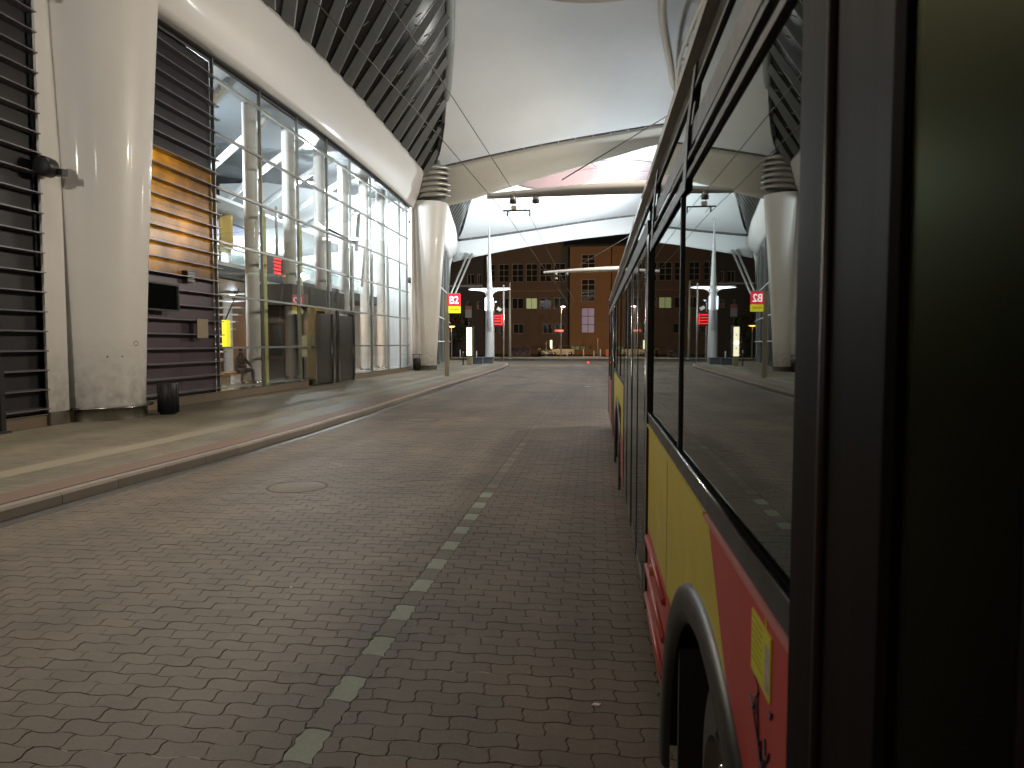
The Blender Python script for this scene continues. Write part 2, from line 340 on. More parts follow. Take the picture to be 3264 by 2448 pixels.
COOL = (0.86, 0.95, 1.0); NEUT = (1.0, 0.88, 0.72); SOD = (1.0, 0.50, 0.16)
FLOODS = [  # place of the floodlight, what it points at, power, colour, label
    ((4.3, 21.4, 8.6), (-4, 30, 17), 1150, (0.90, 0.96, 1.0), 'floodlight on the near mast pointing up at the membrane'),
    ((4.3, 44.4, 8.0), (-2, 38, 17), 1250, (0.90, 0.96, 1.0), 'floodlight on the far mast pointing up at the near bay'),
    ((-12.9, 52.4, 10.8), (-2, 66, 17), 24000, COOL, 'floodlight above the second column facing the far bay'),
    ((4.3, 51.6, 8.0), (-5, 66, 16), 16000, COOL, 'floodlight on the far mast pointing up at the far membrane'),
    ((4.3, 53.0, 7.4), (2, 54, 17), 4500, COOL, 'added lower floodlight on the far mast filling the far membrane'),  # fill added for the dark membrane just behind the gutter beam
    ((4.3, 67.6, 8.5), (-8, 66, 16), 24000, COOL, 'added floodlight on the third mast pointing up at the far membrane'),  # added to spread more light over the far bay
    ((4.3, 68.4, 8.5), (-7, 80, 13), 6000, COOL, 'added floodlight on the third mast turned to the far gutter beam'),
    ((4.3, 22.5, 8.6), (-11.5, 29, 8), 2300, NEUT, 'floodlight on the near mast turned to the glass front'),
    ((4.3, 20.0, 8.6), (-11, 13, 4), 2800, NEUT, 'lower floodlight on the near mast turned to the near column'),
    ((4.3, 43.0, 8.8), (-11.5, 44, 8), 3700, NEUT, 'floodlight on the far mast turned to the far column'),
    ((4.3, 53.6, 8.6), (-16, 74, 10), 5000, NEUT, 'floodlight on the far mast turned to the far wing'),
    ((-10.3, 14.0, 9.9), (-3, 6, 0), 2300, NEUT, 'added floodlight on the near column shining down on the road'),  # fill added to brighten the road and the bus side
    ((4.3, 42.0, 9.2), (-6, 30, 0), 1900, NEUT, 'added floodlight on the far mast shining down on the road'),  # more added fill for the road
    ((4.3, -4.0, 9.0), (-6, 8, 0), 350, NEUT, 'added floodlight on the rear mast shining down on the road'),  # added road fill from an unseen mast
    ((-10.2, -6.0, 8.5), (-12.5, 15, 5), 3600, (1, .92, .8), 'added floodlight behind the camera turned to the near column'),  # unseen, added to light the near column evenly to its left edge
    ((4.3, -3.6, 8.6), (-4, 22, 17), 1150, (0.90, 0.96, 1.0), 'added floodlight on the rear mast pointing up at the membrane'),  # added uplight from the unseen rear mast
]
for i, (p, t, e, c, _) in enumerate(FLOODS): spot('flood_beam', p, t, e, c, 150, 1.0, 0.35)

# ------------------------------------------------------------------ ground, road, pavement
ground = MB().add([(-900, -300, -0.03), (900, -300, -0.03), (900, 1500, -0.03), (-900, 1500, -0.03)], [(0, 1, 2, 3)]).build('ground', asphalt); tag(ground, kind='structure')
KX = [(-6.76, -12), (-6.66, 5), (-6.52, 9), (-6.34, 12), (-6.27, 15), (-6.35, 20), (-6.5, 27), (-6.6, 34), (-6.75, 45), (-7.0, 54), (-7.45, 61), (-8.3, 66.5), (-10.0, 71), (-13, 73.6), (-20, 74.6), (-45, 75)]
def kx(y):
    for (x0, y0), (x1, y1) in zip(KX, KX[1:]):
        if y0 <= y <= y1: return x0 + (x1 - x0) * (y - y0) / (y1 - y0)
    return KX[-1][0]
road = MB().add([(-6.9, -12, -0.012), (12, -12, -0.012), (12, 76, -0.012), (-14, 76, -0.012), (-10, 71.5, -0.012), (-7.6, 61, -0.012), (-6.9, 45, -0.012)], [(0, 1, 2, 3, 4, 5, 6)]).build('road', joint_m); tag(road, kind='structure')
# interlocking blocks: running bond bent by one shared wave so neighbours key into each other
BL, BW, JT, AMP = 0.25, 0.13, 0.0017, 0.010
MW, ML = 0.155, 0.2925
def warp(x, y): return (x + AMP * math.sin(2 * math.pi * y / BW + 0.6), y + AMP * 1.15 * math.sin(2 * math.pi * x / (BL / 1.0)))
def block(cx, cy, lx, ly, z, tilt=(0, 0), low=False):
    nx, ny = (6, 4) if lx > ly else (4, 6)
    if low: nx, ny = (4, 2) if lx > ly else (2, 4)
    x0, x1, y0, y1 = cx - lx / 2 + JT, cx + lx / 2 - JT, cy - ly / 2 + JT, cy + ly / 2 - JT
    ring = [(x0 + (x1 - x0) * i / nx, y0) for i in range(nx)] + [(x1, y0 + (y1 - y0) * i / ny) for i in range(ny)] + \
           [(x1 - (x1 - x0) * i / nx, y1) for i in range(nx)] + [(x0, y1 - (y1 - y0) * i / ny) for i in range(ny)]
    n = len(ring); top = []; bot = []
    for (x, y) in ring:
        X, Y = warp(x, y); dz = tilt[0] * (x - cx) + tilt[1] * (y - cy)
        bot.append((X, Y, z - 0.008)); top.append((cx + (X - cx) * 0.985, cy + (Y - cy) * 0.975, z + dz))
    return bot + top, [tuple(range(n, 2 * n))] + [(k, (k + 1) % n, n + (k + 1) % n, n + k) for k in range(n)]
blocks = []
rng = random.Random(3)
XW = -1.41
rows = int((66 - 2.2) / BW)
for j in range(rows):
    cy_ = 2.2 + (j + 0.5) * BW
    xl = kx(cy_) + 0.02; xr = 3.2 if cy_ < 19 else 9.0
    if cy_ > 30: xr = 4.0
    off = (j % 2) * BL / 2
    i0 = int((xl - off) / BL) - 1
    for i in range(i0, int((xr - off) / BL) + 1):
        cx_ = off + i * BL + BL / 2
        lx = BL; a, b = cx_ - BL / 2, cx_ + BL / 2
        if b < xl or a > xr: continue
        if a < xl: a = xl
        if a < XW + MW / 2 and b > XW - MW / 2 and cy_ < 32:     # the marked line of upright blocks
            if a < XW - MW / 2 - 0.006: blocks.append((cy_, (a + XW - MW / 2) / 2, XW - MW / 2 - a, BW, 0))
            if b > XW + MW / 2 + 0.006: blocks.append((cy_, (b + XW + MW / 2) / 2, b - XW - MW / 2, BW, 0))
            continue
        if b - a > 0.02: blocks.append((cy_, (a + b) / 2, b - a, BW, 0))
k = 0; yy = 3.28 - 0.585
while yy < 32:
    blocks.append((yy, XW, MW, ML, 1 if yy < 14 else 0)); blocks.append((yy + ML, XW, MW, ML, 0)); yy += 2 * ML
def seen(b):
    y, x = b[0], b[1]; fx, fy = math.sin(YAW), math.cos(YAW)
    dep = -x * fx + y * fy; lat = x * fy + y * fx
    v = (1 - 0) * (2.0 * 2263 / dep)
    return abs(lat / dep * 2263) < 1700 and v < 1380 and (lat / dep * 2263 < 640)
vis = [b for b in blocks if b[0] < (9.2 if b[4] else 7.5) and seen(b)]
vis.sort(key=lambda b: b[1] ** 2 + b[0] ** 2 + 4)
lights_ = [b for b in vis if b[4]]; single = (lights_ + [b for b in vis if not b[4]])[:298]; sset = set(single)
for b in single:
    v, f = block(b[1], b[0], b[2], b[3], rng.uniform(-0.002, 0.0015), (rng.uniform(-.006, .006), rng.uniform(-.006, .006)))
    m_ = MB().add(v, f); o = m_.build('paving_block', block_light if b[4] else block_m, road)
    if b[4]: o['label'] = 'pale grey-green marker block set in the brown paving'
rest = MB(); restl = MB()
for b in blocks:
    if b in sset: continue
    v, f = block(b[1], b[0], b[2], b[3], rng.uniform(-0.002, 0.0015), (rng.uniform(-.006, .006), rng.uniform(-.006, .006)), low=b[0] > 14)
    (restl if b[4] else rest).add(v, f)
tag(rest.build('distant_paving_blocks', block_m, road), kind='stuff'); tag(restl.build('distant_marker_blocks', block_faint, road), kind='stuff')
# pale mortar squeezed from a few joints
mort = MB()
for (x0, y0, n_) in ((-1.7, 5.05, 6), (-1.95, 4.15, 5), (-1.9, 3.35, 5), (-2.6, 3.1, 4), (-1.35, 5.9, 5), (-1.2, 4.7, 3)):
    y0 = 2.2 + round((y0 - 2.2) / BW) * BW
    for q in range(n_ * 8):
        xa = x0 + q * 0.036; xb = xa + 0.036
        if rng.random() < 0.3: continue
        pa, pb = warp(xa, y0), warp(xb, y0); wq = rng.uniform(0.002, 0.006)
        mort.add([(pa[0], pa[1] - wq, -0.002), (pb[0], pb[1] - wq, -0.002), (pb[0], pb[1] + wq, -0.002), (pa[0], pa[1] + wq, -0.002)], [(0, 1, 2, 3)])
tag(mort.build('joint_mortar', mat('pale_mortar', (0.42, 0.40, 0.28), 0.9), road), kind='stuff')
# manhole covers
cover_m = paving_mat('cover_concrete', (0.158, 0.125, 0.089))
for (x, y, rr, lab) in ((-4.1, 9.35, 0.40, 'round iron manhole cover in the left lane nearer the camera'), (-4.45, 17.9, 0.40, 'round iron manhole cover further along near the kerb')):
    m_ = empty('manhole_cover', (x, y, 0.0), lab, 'manhole cover', 'manhole covers in the road')
    MB().lathe([(0.001, 0.003), (rr - 0.03, 0.003), (rr - 0.025, 0.001), (rr - 0.015, 0.001)], (x, y, 0), 40).build('cover', cover_m, m_)
    MB().lathe([(rr - 0.012, 0.001), (rr - 0.012, 0.003), (rr + 0.012, 0.003), (rr + 0.012, -0.01)], (x, y, 0), 40).build('ring', joint_m, m_)
# litter scraps
for (x, y, s, lab) in ((0.02, 3.84, 0.03, 'small white paper scrap on the road beside the bus'), (-2.45, 5.45, 0.02, 'tiny white scrap on the paving left of the marker blocks'), (-0.25, 32.5, 0.28, 'white flattened scrap lying far along the road')):
    a = rng.uniform(0, 3)
    o = MB().prism([(x + s * math.cos(a), y + s * .6 * math.sin(a)), (x - s * .3, y + s * .5), (x - s, y - s * .2), (x + s * .3, y - s * .5)], 'z', 0.003, 0.007).build('paper_scrap', white_paint); tag(o, lab, 'litter')

# pavement and kerb
ys = [-12, 0, 5, 9, 12, 15, 20, 27, 34, 45, 54, 61, 64, 66.5, 69, 71, 72.5, 73.6]
pav = MB()
out = [(kx(y) - 0.62 if y < 66 else kx(y) - 0.5, y) for y in ys]; poly = out + [(-20, 74.0), (-60, 74.6), (-60, -12)]
pav.prism(poly, 'z', 0.0, 0.15)
pavement = pav.build('pavement', pave_m); tag(pavement, kind='structure')
band = MB()
for a, b in zip(range(-12, 60, 4), range(-8, 64, 4)):
    band.add([(kx(a) - 1.98, a, 0.154), (kx(a) - 1.5, a, 0.154), (kx(b) - 1.5, b, 0.154), (kx(b) - 1.98, b, 0.154)], [(0, 1, 2, 3)])
band.build('guide_band', pink_pave, pavement)
rim = MB()
for a, b in zip(ys, ys[1:]):
    if a < 66: rim.add([(kx(a) - 0.62, a, 0.1535), (kx(a) - 0.17, a, 0.1535), (kx(b) - 0.17, b, 0.1535), (kx(b) - 0.62, b, 0.1535), (kx(a) - 0.17, a, 0.0), (kx(b) - 0.17, b, 0.0)], [(0, 1, 2, 3), (1, 4, 5, 2)])
rim.build('edge_paving', red_kerb, pavement)
kerb = empty('kerb', (-6.7, 20, 0)); tag(kerb, kind='structure')
y = -4.0
while y < 74:
    dy = 1.0; x0, x1 = kx(y), kx(y + dy)
    if y >= 73: break
    m_ = MB(); g = 0.006; z1 = 0.145; ch = 0.03
    sec = [(-0.165, 0.0), (-0.165, z1), (-ch, z1), (0, z1 - ch), (0.0, -0.01)]
    vs = [(x0 + s_, y + g, z) for s_, z in sec] + [(x1 + s_, y + dy - g, z) for s_, z in sec]; n = len(sec)
    m_.add(vs, [tuple(range(n)), tuple(range(2 * n - 1, n - 1, -1))] + [(k, (k + 1) % n, n + (k + 1) % n, n + k) for k in range(n)])
    m_.build('kerbstone', kerb_m, kerb); y += dy
gut = MB()
for a, b in zip([-12] + list(range(-8, 68, 4)), range(-8, 72, 4)):
    if b <= 64: gut.add([(kx(a), a, 0.004), (kx(a) + 0.22, a, 0.001), (kx(b) + 0.22, b, 0.001), (kx(b), b, 0.004)], [(0, 1, 2, 3)])
gut.build('gutter', mat('gutter_stone', (0.06, 0.062, 0.06), 0.4, noise=0.2, scale=3), road)
# far side: cross street edge, strips
far_pave = MB().box((-60, 90.2, -0.02), (60, 92.4, 0.10)).box((-7.5, 97.5, -0.02), (60, 98.6, 0.1)).build('far_pavement', mat('far_pave', (0.40, 0.33, 0.22), 0.8, noise=0.15, scale=1)); tag(far_pave, kind='structure')
lawn = MB().box((-6.5, 98.6, -0.02), (40, 100.0, 0.08)).build('lawn', mat('lawn', (0.05, 0.06, 0.02), 0.95, noise=0.4, scale=3, bump=0.6, bscale=30)); tag(lawn, kind='structure')

# ------------------------------------------------------------------ terminal building
tb = empty('terminal_building', (-12.1, 30, 0.15), 'glass fronted bus terminal with white curved edge beam and louvred wall', 'building')
FX = -12.1
LZ = [0.12 + 0.4275 * k for k in range(1, 26)]
def ftop(y): return 10.78 + 0.4 * math.sin(math.pi * max(0, min(1, (y - 16) / 32)))
# left louvred wall, cladding
MB().box((FX - 0.35, -14, 0.42), (FX - 0.12, 14.4, 13.4)).build('cladding_wall', panel_dark, tb)
# wall bay with cladding between column and glazing: frosted amber band, mauve lower panels
def cladding(z0, z1, m_, n):
    for q in range(n):
        a = 15.9 + (21.75 - 15.9) * q / n; b = 15.9 + (21.75 - 15.9) * (q + 1) / n
        MB().box((FX - 0.2, a + 0.004, z0), (FX - 0.12, b - 0.004, z1 - 0.004)).build('cladding_panel', m_, tb)
cladding(0.42, 1.82, panel_mauve, 3); cladding(1.82, 3.95, panel_mauve, 3); cladding(7.38, 10.85, panel_dark, 3)
for q in range(7): cladding(3.95 + q * 0.49, 3.95 + (q + 1) * 0.49, amber_panel, 1)
MB().box((FX - 1.5, 15.9, 3.9), (FX - 1.4, 21.7, 7.4)).box((FX - 1.5, 15.9, 3.85), (FX - 0.2, 21.7, 3.94)).box((FX - 1.5, 15.9, 7.4), (FX - 0.2, 21.7, 7.5)).box((FX - 1.5, 21.55, 3.9), (FX - 0.2, 21.7, 7.5)).box((FX - 1.5, 15.9, 3.9), (FX - 0.2, 15.96, 7.5)).build('service_void', plaster, tb)
point('amber_beam', (FX - 0.95, 17.3, 6.75), 130, (1.0, 0.86, 0.30), 0.25); point('amber_beam', (FX - 0.9, 20.0, 5.5), 34, (1.0, 0.70, 0.32), 0.3)
for (a, b, ks) in ((-14, 14.38, LZ[:]), (15.9, 21.9, LZ[:24])):
    for z in ks:
        if z < 0.5: continue
        MB().add([(FX - 0.12, a, z + 0.02), (FX + 0.13, a, z), (FX + 0.13, a, z - 0.025), (FX - 0.12, a, z - 0.03), (FX - 0.12, b, z + 0.02), (FX + 0.13, b, z), (FX + 0.13, b, z - 0.025), (FX - 0.12, b, z - 0.03)],
                 [(0, 1, 5, 4), (1, 2, 6, 5), (2, 3, 7, 6), (3, 2, 1, 0), (4, 5, 6, 7)]).build('louvre', louvre_m, tb)
# plinth with bright ledge
MB().box((FX - 0.4, -14, 0.15), (FX + 0.02, 28.9, 0.40)).box((FX - 0.4, 34.4, 0.15), (FX + 0.02, 45.2, 0.40)).build('plinth', mat('plinth_stone', (0.22, 0.17, 0.12), 0.4, noise=0.2), tb)
MB().box((FX - 0.4, -14, 0.402), (FX + 0.06, 28.9, 0.425)).box((FX - 0.4, 34.4, 0.402), (FX + 0.06, 45.2, 0.425)).build('sill_ledge', steel, tb)
# glazing grid
MU = [21.75, 24.95, 28.2, 31.4, 34.5, 37.7, 40.8, 43.4, 45.1]
TR = [0.425, 1.83, 3.54, 5.25, 6.96, 8.67, 10.38]
for i, yv in enumerate(MU):
    z0 = 0.42
    if abs(yv - 31.4) < .1: z0 = 3.54
    MB().box((FX - 0.09, yv - 0.022, z0), (FX + 0.02, yv + 0.022, ftop(yv))).build('mullion', mullion_m, tb)
for z in TR[1:]:
    spans = [(21.75, 45.1)] if z > 3 else [(21.75, 29.0), (34.3, 45.1)]
    for a, b in spans:
        MB().box((FX - 0.02, a, z - 0.035), (FX + 0.10, b, z + 0.035)).build('transom', mullion_m, tb)
for a, b in zip(MU, MU[1:]):
    for r_ in range(7):
        z0 = TR[r_] + 0.036 if r_ else 0.43; z1 = TR[r_ + 1] - 0.036 if r_ < 6 else None
        if z0 < 3 and a > 28 and b < 34.6: continue
        if z1: vs = [(FX - 0.05, a + .023, z0), (FX - 0.05, b - .023, z0), (FX - 0.05, b - .023, z1), (FX - 0.05, a + .023, z1)]
        else: vs = [(FX - 0.05, a + .023, z0), (FX - 0.05, b - .023, z0), (FX - 0.05, b - .023, ftop(b)), (FX - 0.05, a + .023, ftop(a))]
        MB().add(vs, [(0, 1, 2, 3)]).build('pane', facade_glass, tb)
MB().grid(lambda u, v: (FX - 0.3 + 0.45 * v, 15.9 + 30 * u, ftop(15.9 + 30 * u) - 0.02), 16, 1).grid(lambda u, v: (FX - 0.03, 15.9 + 30 * u, ftop(15.9 + 30 * u) - 0.02 - 0.14 * v), 16, 1).build('head_gasket', black, tb, solid=0.01)
# steel entrance doors
for (a, b) in ((29.15, 31.35), (31.95, 34.2)):
    d = MB().box((FX - 0.06, a + 0.12, 0.2), (FX + 0.16, b - 0.12, 3.28)).build('door', dark_steel, tb)
    fr_ = MB().box((FX - 0.1, a, 0.16), (FX + 0.24, a + 0.12, 3.5)).box((FX - 0.1, b - 0.12, 0.16), (FX + 0.24, b, 3.5)).box((FX - 0.1, a + .12, 3.36), (FX + 0.24, b - .12, 3.5)); fr_.build('door_frame', steel, d)
    MB().tube([(FX + 0.23, b - 0.3, 0.9), (FX + 0.23, b - 0.3, 1.9)], 0.02).build('handle', steel, d)
MB().box((FX - 0.1, 31.38, 0.16), (FX + 0.14, 31.92, 3.5)).build('door_pier', steel, tb)
MB().box((FX - 0.05, 28.4, 1.4), (FX - 0.03, 28.9, 2.3)).build('door_notice', mat('notice_olive', (0.35, 0.36, 0.2), 0.6), tb)

# curved white edge beam (near bay), section lofted along the facade
def interp(P, y):
    if y <= P[0][0]: return P[0][1:]
    for p, q in zip(P, P[1:]):
        if p[0] <= y <= q[0]:
            t = (y - p[0]) / (q[0] - p[0]); return tuple(a + (b - a) * t for a, b in zip(p[1:], q[1:]))
    return P[-1][1:]
def smooth(P, y):
    s = [interp(P, y + d) for d in (-1.2, -0.6, 0, 0.6, 1.2)]; return tuple(sum(c) / 5 for c in zip(*s))
BU = [(9, -10.7, 10.6), (12, -10.8, 11.6), (16, -10.9, 12.5), (20, -11.0, 13.1), (23, -11.06, 13.35), (28, -11.22, 13.72), (34, -11.32, 13.82), (40, -11.40, 13.68), (44.5, -11.32, 13.38), (47.4, -11.25, 13.1)]
def beam(u, v):
    y = 12 + 35.3 * u; xu, zu = smooth(BU, y); zt = ftop(y)
    lip = 0.42 * (1 - min(1, max(0, (y - 16) / 24)))
    if v < 0.2: t = v / 0.2; return (FX - 0.35 + (0.47 + lip) * t, y, zt + 0.03)
    t = (v - 0.2) / 0.8; x0 = FX + 0.12 + lip
    bul = 0.2 * math.sin(math.pi * t) * min(1, (1 - u) * 5)
    return (x0 + (xu - x0) * t + bul * 0.9, y, zt + 0.03 + (zu - zt - 0.03) * t - bul * 0.25)
MB().grid(beam, 48, 20).build('edge_beam', white_steel, tb, solid=0.04)
# sloped ribbed glazing between beam and the leaning arch
AR = [(9, -10.93, 13.77), (12.5, -9.5, 15.6), (15.5, -8.7, 16.55), (20, -7.6, 17.3), (25, -6.5, 17.75), (31, -6.36, 17.8), (34.5, -7.06, 17.55), (37.5, -7.71, 17.35), (41.5, -8.69, 16.53), (44.5, -9.51, 15.57), (48, -10.93, 13.77)]
def ab(y):   # foot on the beam and head on the arch of one rib
    xu, zu = smooth(BU, y); ya = 48 - (48 - y) * 1.22; xa, za = smooth(AR, ya); return Vector((xu, y, zu)), Vector((xa, ya, za))
def roofsurf(u, v):
    a, b = ab(17 + 30.3 * u); return tuple(a.lerp(b, v))
MB().grid(roofsurf, 30, 8).build('roof_glazing', darkglass, tb)
yy = 18.0
while yy < 47.2:
    a, b = ab(yy); a2, b2 = ab(yy + 0.28)
    d = (b - a).normalized(); side = (a2 - a).normalized(); nrm = d.cross(side).normalized()
    if nrm.x < 0: nrm = -nrm
    wd = 0.7 if yy < 43 else 0.45; dp = 0.3
    p = [a + nrm * 0.05, a + side * 0.12 + nrm * 0.05, a + side * wd + nrm * dp, a + side * (wd - 0.1) + nrm * dp]
    q = [x + (b - a) for x in p]; q = [b + (x - a) * 0.55 for x in p]
    MB().add(p + q, [(0, 1, 5, 4), (1, 2, 6, 5), (2, 3, 7, 6), (3, 0, 4, 7), (0, 3, 2, 1), (4, 5, 6, 7)]).build('rib', rib_m, tb)
    for t in (0.33, 0.66):
        c0 = a.lerp(b, t) + side * (wd - .2); c1 = a.lerp(b, t + .05) + side * (wd + .45)
        MB().tube([c0 + nrm * 0.32, c1 + nrm * 0.12], 0.03, 6).build('glazing_bar', rib_m, tb)
    yy += 1.65
arch = MB().tube([(smooth(AR, y)[0], y, smooth(AR, y)[1]) for y in [9 + 39 * k / 40 for k in range(41)]], 0.26, 12)
canopy1 = empty('membrane_canopy', (-2, 30, 16), 'pale grey membrane canopy stretched over the near bay of the road', 'canopy', 'membrane canopies over the bus road')
arch.build('edge_arch', mat('arch_grey', (.26, .28, .27), .5, noise=.1), canopy1)

# ------------------------------------------------------------------ canopies
ST = [(-11.6, 13.75, 11.2), (-11.04, 13.9, 11.45), (-9.5, 14.2, 11.65), (-7.5, 14.58, 12.3), (-5.0, 15.02, 12.95), (-2, 15.5, 13.75), (1, 15.9, 14.5), (4, 16.3, 15.35), (8, 16.6, 15.6), (14, 16.4, 15.3), (21.5, 13.9, 12.4)]
def strip_at(P, x):
    return smooth([(p[0], p[1], p[2]) for p in P], x)
ST2 = [(-17.4, 13.4, 11.0), (-16.28, 13.55, 11.22), (-14, 13.75, 11.75), (-11, 14.1, 12.3), (-7, 14.62, 12.98), (-2, 15.3, 13.6), (3.4, 15.9, 14.1), (8, 16.2, 14.5), (20, 14.6, 12.8), (24, 13.4, 11.6)]
SP = [(9, 5.5, 16.0), (20, 3.2, 16.8), (28, 2.7, 17.0), (33, 2.8, 17.2), (37, 3.3, 17.5), (41, 4.0, 17.5), (45, 4.7, 17.15), (48.6, 5.6, 16.4)]
def ease(t): t = max(0, min(1, t)); return t * t * (3 - 2 * t)
def mem1(u, v):
    x, y, z = mem1_(u, v); k = ease((y - 40) / 8.6) ; return (x, y, z + (strip_at(ST, x)[0] + .02 - z) * k)
def mem1_(u, v):
    y = 9 + 39.6 * u; xa, za = smooth(AR, y); xs, zs = smooth(SP, y)
    if v <= 0.5:
        t = v / 0.5; return (xa + (xs - xa) * t, y, za + (zs - za) * t + 0.5 * math.sin(math.pi * t))
    t = (v - 0.5) / 0.5; xr = 2 * 5.0 - xa; return (xs + (xr - xs) * t, y, zs + 0.35 + (za - zs) * t + 0.5 * math.sin(math.pi * t))
MB().grid(mem1, 40, 40).build('membrane', membrane_m, canopy1)
MB().tube([(smooth(SP, y)[0], y, smooth(SP, y)[1] - 0.2) for y in [9 + 39 * k / 24 for k in range(25)]], 0.17, 12).build('spine_tube', rim_m, canopy1)
T2 = [(9, 6.3, 16.0), (28, 4.6, 16.6), (33, 4.3, 16.6), (37, 4.15, 16.7), (41, 4.35, 17.0), (45, 4.9, 17.1), (48.6, 5.7, 16.5)]
MB().tube([(smooth(T2, y)[0], y, smooth(T2, y)[1] - 0.3) for y in [9 + 39 * k / 24 for k in range(25)]], 0.10, 8).build('truss_chord', rim_m, canopy1)
MB().tube([(smooth(T2, y)[0] + 1.1, y, smooth(T2, y)[1] - 0.2) for y in [9 + 39 * k / 24 for k in range(25)]], 0.08, 8).build('truss_chord', rim_m, canopy1)
for k in range(12):
    y = 24 + k * 2.0; a = smooth(T2, y); b = smooth(T2, y + 1.0)
    MB().tube([(a[0], y, a[1] - 0.3), (b[0] + 1.1, y + 1.0, b[1] - 0.2)], 0.045, 6).build('truss_brace', rim_m, canopy1)
    MB().tube([(a[0], y, a[1] - 0.3), (a[0] + 1.1, y, a[1] - 0.2)], 0.045, 6).build('truss_brace', rim_m, canopy1)
# hanging oculus rim overhead
MB().add([(0.1 + 6.2 * math.cos(a) * s_, 22.0 + 8.0 * math.sin(a) * s_, z) for s_, z in ((1, 15.82), (1.0, 16.25), (0.9, 16.2), (0.9, 15.85)) for a in [2 * math.pi * k / 48 for k in range(48)]],
         [(i * 48 + k, i * 48 + (k + 1) % 48, ((i + 1) % 4) * 48 + (k + 1) % 48, ((i + 1) % 4) * 48 + k) for i in range(4) for k in range(48)], True).build('oculus_rim', rim_m, canopy1)
# transverse gutter beam with laced edge
def mk_strip(P, y0, lean, parent, m_, x0, x1, thick=0.12, xshift=lambda x: x):
    def s1(u, v):
        x = x0 + (x1 - x0) * u; zt, zb = strip_at(P, x); return (x, y0 + lean * v + 0.25 * math.sin(math.pi * v), zt + (zb - zt) * v)
    return MB().grid(s1, 40, 8).build('gutter_beam', m_, parent, solid=thick)
mk_strip(ST, 48.5, 0.9, canopy1, mat('gutter_cloth', (.60, .57, .50), .6, noise=.05), -11.5, 21.5)
MB().tube([(x, 48.3, strip_at(ST, x)[0] - 0.02) for x in [-10.9 + 32 * k / 40 for k in range(41)]], 0.07, 6).build('lacing_rope', membrane_side, canopy1)
lc = MB(); x = -10.6
while x < 6:
    z = strip_at(ST, x)[0]; lc.obox((x, 48.25, z - 0.03), (0.05, 0.05, 0.34)); x += 1.15
lc.build('lacing_clamps', silver_line, canopy1)

canopy2 = empty('membrane_canopy', (-4, 65, 16), 'brightly floodlit white membrane canopy over the far bay beyond the gutter beam', 'canopy', 'membrane canopies over the bus road')
AR2 = [(49.4, -10.7, 13.5), (52, -10.3, 14.7), (55, -10.2, 15.6), (60, -10.4, 16.3), (65, -11.09, 16.37), (68, -11.73, 16.2), (72, -12.84, 15.95), (77, -14.55, 14.8), (80, -15.65, 13.8)]
SP2 = [(49.4, 5.6, 16.5), (57, 5.0, 17.4), (65, 4.8, 17.6), (72, 5.2, 17.2), (80, 5.8, 16.2)]
def mem2(u, v):
    x, y, z = mem2_(u, v); k = ease((y - 70) / 10); z = z + (strip_at(ST2, x)[0] + .02 - z) * k if x > -15.6 else z
    k = ease((57 - y) / 7.6); return (x, y, z + (strip_at(ST, x)[0] + .05 - z) * k if x > -10.9 else z)
def mem2_(u, v):
    y = 49.4 + 30.6 * u; xa, za = smooth(AR2, y); xs, zs = smooth(SP2, y)
    if v <= 0.5: t = v / 0.5; return (xa + (xs - xa) * t, y, za + (zs - za) * t + 0.4 * math.sin(math.pi * t))
    t = (v - 0.5) / 0.5; xr = 10.0 - xa; return (xs + (xr - xs) * t, y, zs + (za - zs) * t + 0.4 * math.sin(math.pi * t))
MB().grid(mem2, 30, 40).build('membrane', membrane_m, canopy2)
MB().tube([(smooth(AR2, y)[0], y, smooth(AR2, y)[1]) for y in [49.4 + 30.6 * k / 30 for k in range(31)]], 0.22, 10).build('edge_arch', white_steel, canopy2)
mk_strip(ST2, 80.0, 0.9, canopy2, membrane_m, -16.3, 24)
MB().tube([(x, 79.75, strip_at(ST2, x)[0] - 0.02) for x in [-15.6 + 36 * k / 40 for k in range(41)]], [0.2 - 0.003 * k for k in range(41)], 6).build('lacing_rope', membrane_side, canopy2)
lc = MB(); x = -14
while x < 6: lc.obox((x, 79.55, strip_at(ST2, x)[0] - 0.02), (0.06, 0.06, 0.34)); x += 1.5
lc.build('lacing_clamps', silver_line, canopy2)
# sodium glow painted as rosy colour on overlapping shallow discs under the membrane
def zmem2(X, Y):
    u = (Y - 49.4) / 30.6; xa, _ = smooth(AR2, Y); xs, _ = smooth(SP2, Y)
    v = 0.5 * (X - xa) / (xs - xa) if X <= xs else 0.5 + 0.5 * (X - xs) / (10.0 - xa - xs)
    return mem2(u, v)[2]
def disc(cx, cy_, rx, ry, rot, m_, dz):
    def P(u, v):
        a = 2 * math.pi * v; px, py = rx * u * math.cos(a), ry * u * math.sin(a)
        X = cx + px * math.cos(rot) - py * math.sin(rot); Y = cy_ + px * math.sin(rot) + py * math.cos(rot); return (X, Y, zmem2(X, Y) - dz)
    return MB().grid(P, 8, 40).build('glow_disc', m_, canopy2, solid=.02)
disc(-3.9, 64.6, 4.0, 5.6, R(-8), pink_m, .16); disc(1.4, 66.0, 4.8, 4.2, R(4), palepink_m, .08)
